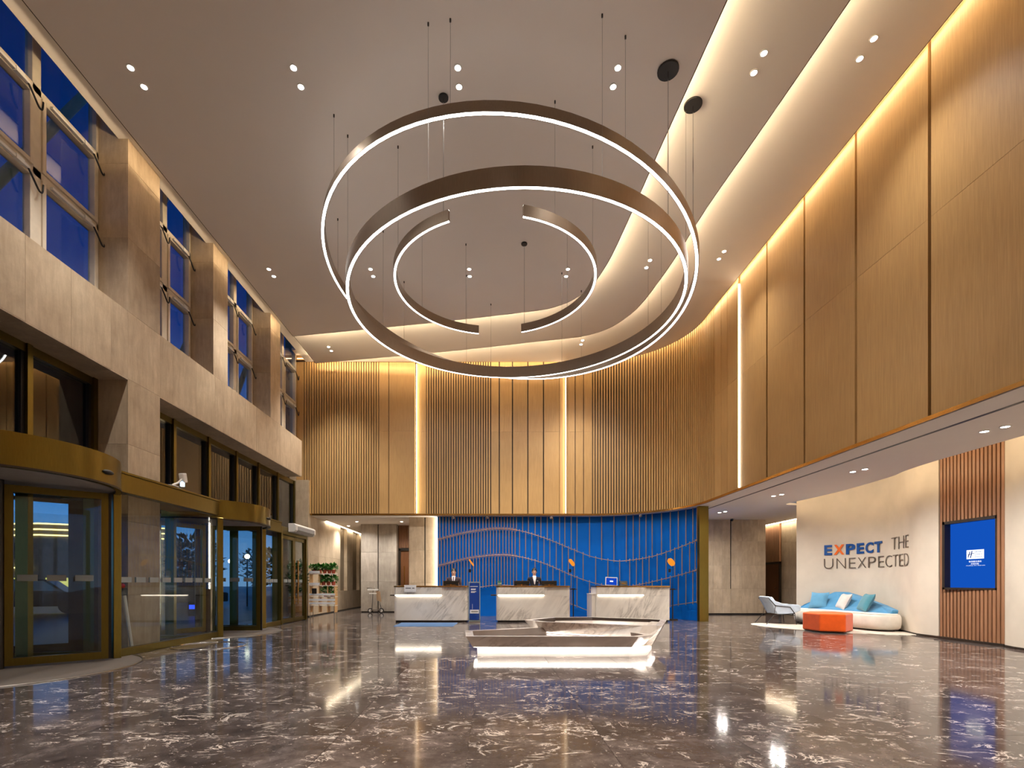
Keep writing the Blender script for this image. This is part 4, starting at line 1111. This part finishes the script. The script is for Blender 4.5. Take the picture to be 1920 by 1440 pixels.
B().box(-2.60, -2.44, 15.382, 15.385, 1.03, 1.06).box(-2.40, -2.33, 15.382, 15.385, 1.03, 1.06).build('print_line', plain('print_grey', (120, 120, 126), .5), sg)
# standing acrylic sign
st = thing('standing_sign', 'tall narrow blue standing sign between the left and middle counters', 'sign', (-.51, 15.5, 0))
B().box(-.69, -.34, 15.44, 15.62, 0, .03).build('base', STEEL, st)
B().box(-.69, -.335, 15.50, 15.52, .03, 1.24).build('acrylic_back', plain('acrylic_edge', (150, 168, 168), .2), st)
B().box(-.665, -.36, 15.493, 15.50, .07, 1.21).build('blue_print', PRINTBLUE, st)
for x in (-.645, -.38):
    for z in (.1, 1.18): B().cyl((0, 0), .012, 0, .012, 10).xf(Matrix.Translation((x, 15.494, z)) @ Matrix.Rotation(PI/2, 4, 'X')).build('stud', CHROME, st)
for x0, x1, z in ((-.645, -.41, 1.085), (-.62, -.47, 1.01), (-.62, -.48, .985), (-.62, -.46, .93), (-.62, -.50, .905)):
    B().box(x0, x1, 15.489, 15.493, z, z + .018).build('print_line', PRINTWHITE, st)
B().box(-.65, -.375, 15.488, 15.493, .27, .385).build('white_label', PRINTWHITE, st)
B().box(-.61, -.40, 15.486, 15.488, .31, .345).build('label_line', plain('print_taupe', (140, 136, 128), .5), st)
B().box(-.578, -.57, 15.489, 15.493, .40, .56).build('print_line', PRINTWHITE, st)
# amber lamps on slim stems behind the counters
def desk_lamp(x, y, label, sx):
    t = thing('table_lamp', label, 'lamp', (x, y, 1.0), group='amber disc lamps')
    B().cyl((x + .05, y), .07, 1.0, 1.02, 16).build('base', BLACK, t)
    B().tube([(x + .05, y, 1.0), (x + .05, y, 1.72)], .007, 6).build('stem', BLACK, t)
    M4 = Matrix.Translation((x, y, 1.90)) @ Matrix.Rotation(.62, 4, 'Y') @ Matrix.Rotation(.25, 4, 'Z')
    B().lathe([(.01, -.012), (.115, -.014), (.145, 0), (.115, .014), (.01, .012)], 24).xf(M4 @ Matrix.Rotation(PI/2, 4, 'X') if False else Matrix.Translation((x, y, 1.88)) @ Matrix.Rotation(-.62, 4, 'Y') @ Matrix.Diagonal((sx, 1, 1, 1)) @ Matrix.Rotation(PI/2, 4, 'Y')).build('glass_disc', L_LAMP, t, smooth=True)
    B().tube([(x + .05, y, 1.70), (x + .02, y, 1.86)], .01, 6).build('arm', BLACK, t)
    B().cyl((x - .05, y), .04, 1.55, 1.66, 10).build('counterweight', BLACK, t)
    B().tube([(x + .05, y, 1.62), (x - .05, y, 1.62)], .006, 6).build('cross_arm', BLACK, t)
desk_lamp(-.66, 16.85, 'amber glass disc lamp behind the left counter, turned nearly edge on', 1.8)
desk_lamp(2.68, 16.85, 'amber glass disc lamp between the middle and right counters', 3.2)
desk_lamp(5.86, 16.5, 'amber glass disc lamp at the right end of the reception', 4.4)
for x, yy, lb in ((-.66, 16.85, 'left'), (2.68, 16.85, 'middle'), (5.86, 16.5, 'right')):
    d = thing('lamp_table', 'slim dark lamp stand under the %s amber lamp' % lb, 'stand', (x + .05, yy, 0))
    B().cyl((x + .05, yy), .16, 0, .03, 20).build('foot', DARK, d)
    B().cyl((x + .05, yy), .02, .03, .98, 10).build('column', DARK, d)
    B().cyl((x + .05, yy), .13, .98, 1.0, 20).build('plate', DARK, d)
# small cameras under the wood wall
for s, lb in ((-1.37, 'first small white camera from the left above the blue wall'), (-.15, 'second small white camera from the left above the blue wall'), (2.15, 'third small white camera from the left above the blue wall'), (5.25, 'rightmost small white camera above the blue wall')):
    x, y = path(s, 3.0, -.1)
    t = thing('ceiling_camera', lb, 'camera', (x, y, ZLOW), group='reception cameras')
    B().box(x - .03, x + .03, y - .03, y + .03, ZLOW - .03, ZLOW).build('mount', WHITE, t)
    B().ball((x, y - .02, ZLOW - .06), .05, .05, .045).build('housing', WHITE, t, smooth='all')
    B().ball((x, y - .055, ZLOW - .07), .024, .02, .024, 8, 6).build('lens', BLACK, t, smooth='all')
t = thing('ceiling_camera', 'small dome camera on the low ceiling before the stone wall slot', 'camera', (8.97, 18.9, ZLOW))
B().cyl((8.97, 18.9), .06, ZLOW - .02, ZLOW, 16).build('mount', WHITE, t); B().ball((8.97, 18.88, ZLOW - .05), .055).build('dome', BLACK, t, smooth='all')

# ------------------------------------------------------------------ receptionists
def skin_obj(name, pts, edges, m, parent, root=0, sub=2):
    me = bpy.data.meshes.new(name)
    me.from_pydata([p[:3] for p in pts], edges, []); me.materials.append(m)
    o = bpy.data.objects.new(name, me); COL.objects.link(o); o.parent = parent
    md = o.modifiers.new('skin', 'SKIN'); md.use_smooth_shade = True
    if not me.skin_vertices: me.skin_vertices.new(name='')
    for i, p in enumerate(pts):
        r = p[3]; me.skin_vertices[0].data[i].radius = r if isinstance(r, tuple) else (r, r)
        me.skin_vertices[0].data[i].use_root = (i == root)
    sb = o.modifiers.new('smooth', 'SUBSURF'); sb.levels = sub; sb.render_levels = sub
    return o
def person(x, y, H, suit, label, tie):
    k = H / 1.7
    t = thing('person', label, 'person', (x, y, 0))
    def S(p): return (p[0]*k, p[1]*k, p[2]*k, tuple(q*k for q in p[3]) if isinstance(p[3], tuple) else p[3]*k)
    # body faces -Y; hands rest on the desk
    pts = [(0, 0, .95, (.13, .09)), (0, .0, 1.12, (.125, .085)), (0, .0, 1.30, (.15, .09)), (0, .01, 1.41, (.07, .06)), (0, .0, 1.46, (.05, .052)), (0, -.015, 1.53, (.062, .075)), (0, -.005, 1.60, (.072, .088)), (0, .005, 1.665, (.05, .065)),
           (.10, 0, .90, .085), (.11, -.01, .50, .06), (.11, .01, .10, .042), (.12, -.10, .04, .035), (-.10, 0, .90, .085), (-.11, -.01, .50, .06), (-.11, .01, .10, .042), (-.12, -.10, .04, .035),
           (.17, .0, 1.36, .055), (.22, .01, 1.12, .042), (.15, -.18, 1.035, .032), (.12, -.23, 1.03, .026), (-.17, .0, 1.36, .055), (-.22, .01, 1.12, .042), (-.15, -.18, 1.035, .032), (-.12, -.23, 1.03, .026)]
    eds = [(0,1),(1,2),(2,3),(3,4),(4,5),(5,6),(6,7),(0,8),(8,9),(9,10),(10,11),(0,12),(12,13),(13,14),(14,15),(2,16),(16,17),(17,18),(18,19),(2,20),(20,21),(21,22),(22,23)]
    for sg_, wr_ in ((1, 19), (-1, 23)):
        wx = .12*sg_
        for i, (dx, ln) in enumerate(((-.026, .055), (-.009, .07), (.009, .075), (.026, .066))):
            n = len(pts)
            pts += [(wx + dx, -.265, 1.03, .0095), (wx + dx, -.265 - ln*.55, 1.028, .0088), (wx + dx*.9, -.265 - ln, 1.012, .0075)]
            eds += [(wr_, n), (n, n+1), (n+1, n+2)]
        n = len(pts)
        pts += [(wx - sg_*.04, -.25, 1.028, .011), (wx - sg_*.055, -.285, 1.018, .009)]
        eds += [(wr_, n), (n, n+1)]
    skin_obj('body', [S(p) for p in pts], eds, SKIN, t)
    jp = [(0, 0, .86, (.165, .115)), (0, 0, 1.05, (.15, .105)), (0, 0, 1.22, (.165, .11)), (0, .008, 1.34, (.165, .10)), (0, .02, 1.405, (.085, .07)),
          (.185, .005, 1.355, .068), (.235, .012, 1.12, .056), (.165, -.165, 1.04, .044), (-.185, .005, 1.355, .068), (-.235, .012, 1.12, .056), (-.165, -.165, 1.04, .044)]
    skin_obj('jacket', [S(p) for p in jp], [(0,1),(1,2),(2,3),(3,4),(3,5),(5,6),(6,7),(3,8),(8,9),(9,10)], suit, t)
    tp = [(0, 0, .93, (.15, .11)), (.10, 0, .84, .10), (.11, -.01, .50, .078), (.11, .01, .09, .07), (-.10, 0, .84, .10), (-.11, -.01, .50, .078), (-.11, .01, .09, .07)]
    skin_obj('trousers', [S(p) for p in tp], [(0,1),(1,2),(2,3),(0,4),(4,5),(5,6)], suit, t, sub=1)
    def part(name, b, m, sm='all'): return b.xf(Matrix.Diagonal((k, k, k, 1))).build(name, m, t, smooth=sm, local=True)
    part('shirt', B().loft([[(-.012, -.125, 1.16), (.012, -.125, 1.16), (.012, -.10, 1.16), (-.012, -.10, 1.16)], [(-.04, -.118, 1.30), (.04, -.118, 1.30), (.04, -.08, 1.30), (-.04, -.08, 1.30)], [(-.055, -.085, 1.41), (.055, -.085, 1.41), (.055, .0, 1.41), (-.055, .0, 1.41)], [(-.05, -.065, 1.455), (.05, -.065, 1.455), (.055, .05, 1.45), (-.055, .05, 1.45)]]), SHIRT, False)
    part('tie', B().loft([[(-.004, -.135, 1.19), (.004, -.135, 1.19), (.004, -.128, 1.19), (-.004, -.128, 1.19)], [(-.018, -.13, 1.30), (.018, -.13, 1.30), (.018, -.12, 1.30), (-.018, -.12, 1.30)], [(-.014, -.09, 1.425), (.014, -.09, 1.425), (.014, -.08, 1.425), (-.014, -.08, 1.425)]]), tie, False)
    # hair cap: crown and back of the head, open over the face
    rings = []
    for i in range(8):
        a = PI/2 * i / 7
        rr = math.sin(a); zz = math.cos(a)
        rings.append([((.088*rr*math.cos(2*PI*j/20)), .016 + .106*rr*math.sin(2*PI*j/20), 1.622 + .106*zz - (.085 if i == 7 and .05 < j/20 < .45 else (-.02 if i == 7 and .58 < j/20 < .92 else (.02 if i == 7 else 0)))) for j in range(20)])
    hb_ = B().loft(rings[:1] + rings[1:], cap=(False, False))
    part('hair', hb_, HAIR)
    part('bun', B().ball((0, .10, 1.60), .05), HAIR)
    for sg_ in (1, -1):
        part('eye', B().ball((.028*sg_, -.083, 1.582), .010, .006, .006, 8, 6), EYE)
        part('brow', B().box(.028*sg_ - .016, .028*sg_ + .016, -.092, -.082, 1.602, 1.606), HAIR, False)
        part('ear', B().ball((.074*sg_, .005, 1.57), .010, .02, .03, 8, 6), SKIN)
        part('shoe', B().ball((.115*sg_, -.06, .04), .045, .12, .04), BLACK)
    part('nose', B().loft([[(-.007, -.088, 1.585), (.007, -.088, 1.585), (.007, -.075, 1.585), (-.007, -.075, 1.585)], [(-.014, -.108, 1.548), (.014, -.108, 1.548), (.016, -.08, 1.545), (-.016, -.08, 1.545)]]), SKIN)
    part('mouth', B().ball((0, -.087, 1.522), .022, .007, .007, 10, 6), LIP)
    part('pocket_badge', B().box(.085, .12, -.122, -.112, 1.27, 1.28), PRINTWHITE, False)
    return t
person(-1.27, 17.15, 1.68, SUITP, 'receptionist in plum grey jacket standing behind the left counter', plain('tie_plum', (70, 50, 70), .5))
person(1.46, 17.15, 1.69, SUITD, 'receptionist in navy suit standing behind the middle counter', SHIRT)

# ------------------------------------------------------------------ two tier marble feature
mf = thing('marble_feature', 'angular two tier marble basin glowing at its base in mid floor', 'sculpture', (1.4, 9.2, 0))
def ring3(poly, z): return [(x, y, z) for x, y in poly]
LT = [(-.47, 9.15), (-.41, 8.16), (2.36, 8.10), (2.70, 8.42), (2.3, 9.6), (1.3, 10.0), (.66, 9.72)]
LB = [(-.30, 9.00), (-.30, 8.30), (2.28, 8.26), (2.55, 8.50), (2.2, 9.5), (1.3, 9.85), (.70, 9.55)]
B().loft([ring3(LB, .16), ring3(LT, .35), ring3(inset(LT, .13), .35)], cap=(True, False)).build('lower_tier', BMARB, mf)
B().loft([ring3(inset(LT, .131), .349), ring3(inset(LT, .16), .24)], cap=(False, True)).build('lower_liner', plain('taupe_liner', (132, 116, 106), .25), mf)
UT = [(.66, 10.15), (.98, 9.62), (2.62, 8.76), (2.98, 8.80), (3.52, 10.15), (3.30, 10.45), (2.2, 11.05), (1.3, 10.9)]
UB = [(.92, 9.98), (1.24, 9.66), (2.44, 8.66), (2.66, 8.42), (3.00, 9.24), (2.9, 9.9), (2.1, 10.4), (1.4, 10.3)]
B().loft([ring3(UB, .16), ring3(UT, .47), ring3(inset(UT, .12), .47)], cap=(True, False)).build('upper_tier', BMARB, mf)
B().loft([ring3(inset(UT, .121), .469), ring3(inset(UT, .15), .33)], cap=(False, True)).build('upper_liner', plain('dark_liner', (78, 66, 60), .2), mf)
PB = [(-.30, 9.00), (-.30, 8.30), (2.28, 8.26), (2.66, 8.42), (3.00, 9.24), (2.9, 9.9), (2.1, 10.4), (1.4, 10.3), (.92, 9.98), (.70, 9.55)]
B().prism(inset(PB, .07), 0, .16).build('plinth', plain('plinth_white', (240, 233, 226), .5), mf)
B().ribbon(ring3(inset(PB, .012), .156), dz=ring3(inset(PB, .06), .156), closed=True).build('led_strip', L_BASE, mf)
UM = [tuple(Vector(a)*.66 + Vector(c)*.34) for a, c in zip(UB, UT)]
UO = inset(UM, -.014)
B().ribbon(ring3(UO[:3], .254), off=(0, 0, .014)).build('led_strip', emit('tier_led', (1.0, .91, .82), 9.0), mf)
B().prism(inset(UT, .16), .335, .345).build('water_sheet', plain('dark_water', (52, 44, 40), .05), mf)

# ------------------------------------------------------------------ lounge furniture
rg = []
for k in range(64):
    a = 2*PI*k/64; u, v = 1.95*math.cos(a), .92*math.sin(a)*(1 + .15*math.sin(2*a))
    rg.append((8.78 + .50*u + .866*v, 13.35 - .866*u + .50*v))
tag(B().prism(rg, 0, .012).build('area_rug', RUG), 'pale striped oval rug under the armchair and orange ottoman', 'rug')
sf = thing('sofa', 'long low sofa with off white seat and blue peaked backrest against the cream wall', 'sofa', (9.75, 14.2, 0))
plan = spline([(9.98, 12.32), (9.72, 12.30), (9.50, 12.40), (9.38, 12.62), (9.30, 13.1), (9.22, 13.8), (9.12, 14.5), (9.08, 15.0), (9.14, 15.3), (9.32, 15.44)], 4) + [(9.60, 15.30), (9.88, 15.04), (10.12, 14.7), (10.28, 14.3), (10.34, 13.8), (10.30, 13.3), (10.16, 12.75), (10.08, 12.5)]
B().prism(inset(plan, .14), 0, .07).build('plinth', DARK, sf)
B().loft([ring3(inset(plan, .06), .06), ring3(inset(plan, .015), .11), ring3(plan, .2), ring3(plan, .36), ring3(inset(plan, .02), .42), ring3(inset(plan, .07), .45)]).build('seat_base', SOFAW, sf, smooth='all')
B().tube(ring3(inset(plan, .035), .436), .008, 6, closed=True).build('piping', SOFAW, sf)
prof = [(12.45, .40), (12.43, .54), (13.1, .63), (13.85, .75), (14.3, .88), (14.55, .945), (14.82, .945), (15.0, .84), (15.2, .70), (15.36, .56), (15.44, .46), (15.44, .40)]
rx = lambda y: rw_x(y) - .06
B().loft([[(rx(y) - .26 + (z - .4)*.18, y, z) for y, z in prof], [(rx(y) - .08 + (z-.4)*.08, y, z) for y, z in prof]]).build('backrest', SOFAB, sf, bevel=.03, seg=3)
def cushion(x, y, z, s, rots, m, label):
    n = 10; vs = []; fs = []
    for side in (1, -1):
        for i in range(n+1):
            for j in range(n+1):
                u, v = 2*i/n - 1, 2*j/n - 1
                pin = 1 - .10*(1 - abs(u)**2)*(abs(v)**3) ; pin2 = 1 - .10*(1 - abs(v)**2)*(abs(u)**3)
                th = .085 * ((1-u**4)*(1-v**4))**.5
                vs.append((u*s/2*pin2, v*s/2*pin, side*th))
    for sd in range(2):
        o = sd*(n+1)**2
        for i in range(n):
            for j in range(n):
                q = (o+i*(n+1)+j, o+(i+1)*(n+1)+j, o+(i+1)*(n+1)+j+1, o+i*(n+1)+j+1)
                fs.append(q if sd == 0 else q[::-1])
    c = B(); c.add(vs, fs)
    Mx = Matrix.Translation((0, 0, s*.48)) @ Matrix.Rotation(rots[2], 4, 'Z') @ Matrix.Rotation(rots[1], 4, 'Y') @ Matrix.Rotation(PI/2 if False else 0, 4, 'X') @ Matrix.Rotation(rots[0], 4, 'X')
    c.xf(Mx)
    t = thing('cushion', label, 'cushion', (x, y, z))
    o_ = c.build('cover', m, t, smooth='all', local=True)
    return t
# cushion plane starts flat (xy); turn it upright facing -X, leaning on the backrest
cushion(9.60, 14.85, .44, .52, (0, -PI/2 + .35, .45), CUSHB, 'sky blue cushion at the left on the sofa')
cushion(9.82, 14.12, .44, .50, (0, -PI/2 + .45, -.2), CUSHW, 'pale grey cushion in the middle of the sofa')
cushion(9.85, 13.32, .44, .52, (0, -PI/2 + .45, -.25), CUSHT, 'teal blue cushion at the right on the sofa')
ot = thing('ottoman', 'orange upholstered faceted ottoman on the rug before the sofa', 'ottoman', (8.4, 12.75, .012))
OP = [(7.94, 12.92), (7.99, 12.32), (8.44, 12.06), (8.93, 12.5), (8.93, 13.2), (8.40, 13.4)]
B().prism(OP, .03, .46).build('upholstered_block', ORANGE, ot, bevel=.03, seg=3)
B().prism(inset(OP, .05), .012, .03).build('base', DARK, ot)
ch = thing('armchair', 'pale blue armchair with thin dark legs left of the sofa', 'armchair', (8.5, 14.95, 0), -.12)
def cb(b, name, m, **kw): return b.build(name, m, ch, local=True, **kw)
# chair faces +X, seat between two arms at +-Y
cb(B().loft([[(-.22, -.29, .34), (.40, -.29, .36), (.40, .29, .36), (-.22, .29, .34)], [(-.24, -.29, .44), (.42, -.29, .47), (.42, .29, .47), (-.24, .29, .44)]]), 'seat', CHAIRF, bevel=.03, seg=3)
cb(B().loft([[(-.20, -.31, .30), (-.14, -.31, .34), (-.14, .31, .34), (-.20, .31, .30)], [(-.34, -.33, .62), (-.27, -.33, .62), (-.27, .33, .62), (-.34, .33, .62)], [(-.47, -.30, .80), (-.40, -.29, .82), (-.40, .29, .82), (-.47, .30, .80)]]), 'backrest', CHAIRF, bevel=.025, seg=3)
for sg_ in (-1, 1):
    y0, y1 = (.29*sg_, .37*sg_)
    side = [(-.20, .30), (.20, .30), (.30, .36), (.42, .40), (.44, .54), (.36, .58), (-.02, .60), (-.30, .70), (-.45, .80), (-.42, .72)]
    cb(B().loft([[(px, y0, pz) for px, pz in side], [(px, y1, pz) for px, pz in side]]), 'armrest', CHAIRF, bevel=.02, seg=2)
    ye = .375*sg_
    cb(B().tube([(-.44, ye, .76), (-.26, ye, .55), (.14, ye, .51), (.26, ye, .33)], .011, 6).tube([(-.26, ye, .55), (-.30, ye, .27), (.26, ye, .33)], .011, 6), 'frame_rod', BLACK, smooth='all')
    cb(B().tube([(-.30, ye, .28), (-.52, ye*1.08, .012)], .011, 6), 'leg', BLACK)
    cb(B().tube([(.26, ye, .33), (.30, ye*1.05, .012)], .011, 6), 'leg', BLACK)
cb(B().tube([(.26, -.375, .27), (.26, .375, .27)], .009, 6), 'stretcher', BLACK)
cc = cushion(8.27, 14.97, .44, .40, (0, PI/2 - .55, -.12), CHAIRF, 'pale blue cushion resting in the armchair')

# ------------------------------------------------------------------ plant rack, luggage trolley
rk = thing('plant_rack', 'pale slatted plant rack on legs beside the double door', 'rack', (-5.78, 17.35, 0))
RX0, RX1, RY = -6.18, -5.30, 17.35
for z in (.42, .72, 1.10, 1.50):
    B().box(RX0, RX1, RY - .16, RY + .16, z, z + .02).build('shelf', WHITE, rk)
for z in (.50, .62, .80, 1.16, 1.56):
    B().box(RX0, RX1 if z < .9 else RX0 + .36, RY - .165, RY - .15, z - .03, z + .05).build('front_slat', PRINTWHITE, rk)
for x in (RX0 + .02, RX0 + .33, RX0 + .62, RX1 - .02):
    B().box(x - .012, x + .012, RY - .15, RY + .15, .20, 1.62 if x < RX0 + .5 else 1.12).build('divider', PINE, rk)
for x in (RX0 + .03, RX1 - .03):
    for y in (RY - .14, RY + .14): B().tube([(x, y, 0), (x, y, .44)], .012, 6).build('leg', STEEL, rk)
B().box(RX0 + .1, RX0 + .26, RY - .18, RY - .165, .84, 1.02).build('tag_plate', DARK, rk)
def potplant(x, y, z, label, seed):
    t = thing('potted_plant', label, 'plant', (x, y, z), group='plants on the rack')
    B().lathe([(.05, z), (.075, z + .12), (.08, z + .13), (.07, z + .125), (.02, z + .12)], 14, (x, y)).build('pot', POT, t, smooth=True)
    leaves(90, (x, y, z + .22), .12, .12, .09, .11, seed, LEAF, 'foliage', t)
for i, (x, z, lb) in enumerate(((-6.06, 1.52, 'first potted plant from the left on the top shelf of the rack'), (-5.88, 1.52, 'second potted plant from the left on the top shelf of the rack'), (-5.70, 1.52, 'third potted plant from the left on the top shelf of the rack'), (-5.54, 1.52, 'fourth potted plant from the left on the top shelf of the rack'), (-5.40, 1.52, 'rightmost potted plant on the top shelf of the rack'),
                                 (-5.74, 1.12, 'left potted plant on the second shelf of the rack'), (-5.57, 1.12, 'middle potted plant on the second shelf of the rack'), (-5.40, 1.12, 'right potted plant on the second shelf of the rack'),
                                 (-5.68, .74, 'left potted plant on the third shelf of the rack'), (-5.45, .74, 'right potted plant on the third shelf of the rack'))):
    potplant(x, RY, z, lb, 40 + i)
lt = thing('luggage_trolley', 'small chrome luggage trolley leaning by the grey stone wall', 'trolley', (-4.6, 20.2, 0))
B().tube([(-4.75, 20.2, .16), (-4.72, 20.25, .95), (-4.80, 20.2, 1.0), (-4.95, 20.15, 1.0)], .016, 8).tube([(-4.38, 20.2, .16), (-4.62, 20.28, .95), (-4.70, 20.25, 1.0)], .016, 8).build('frame_rod', CHROME, lt, smooth='all')
B().box(-4.92, -4.50, 20.15, 20.22, .90, .96).box(-4.86, -4.56, 20.15, 20.2, .76, .80).build('crossbar', WHITE, lt)
B().box(-4.78, -4.36, 20.05, 20.3, .10, .13).build('foot_plate', STEEL, lt)
for x in (-4.80, -4.36):
    w_ = B().cyl((0, 0), .10, -.02, .02, 18).xf(Matrix.Translation((x, 20.12, .10)) @ Matrix.Rotation(PI/2, 4, 'X')).build('wheel', BLACK, lt)
    B().cyl((0, 0), .06, -.025, .025, 14).xf(Matrix.Translation((x, 20.12, .10)) @ Matrix.Rotation(PI/2, 4, 'X')).build('wheel_hub', WHITE, w_)
B().loft([[(-4.56, 20.18, .5), (-4.38, 20.18, .45), (-4.38, 20.26, .45), (-4.56, 20.26, .5)], [(-4.60, 20.2, .88), (-4.44, 20.2, .86), (-4.44, 20.26, .86), (-4.60, 20.26, .88)]]).build('canvas_bag', plain('tan_canvas', (170, 140, 110), .8), lt)
bpy.data.objects.remove(_fo)
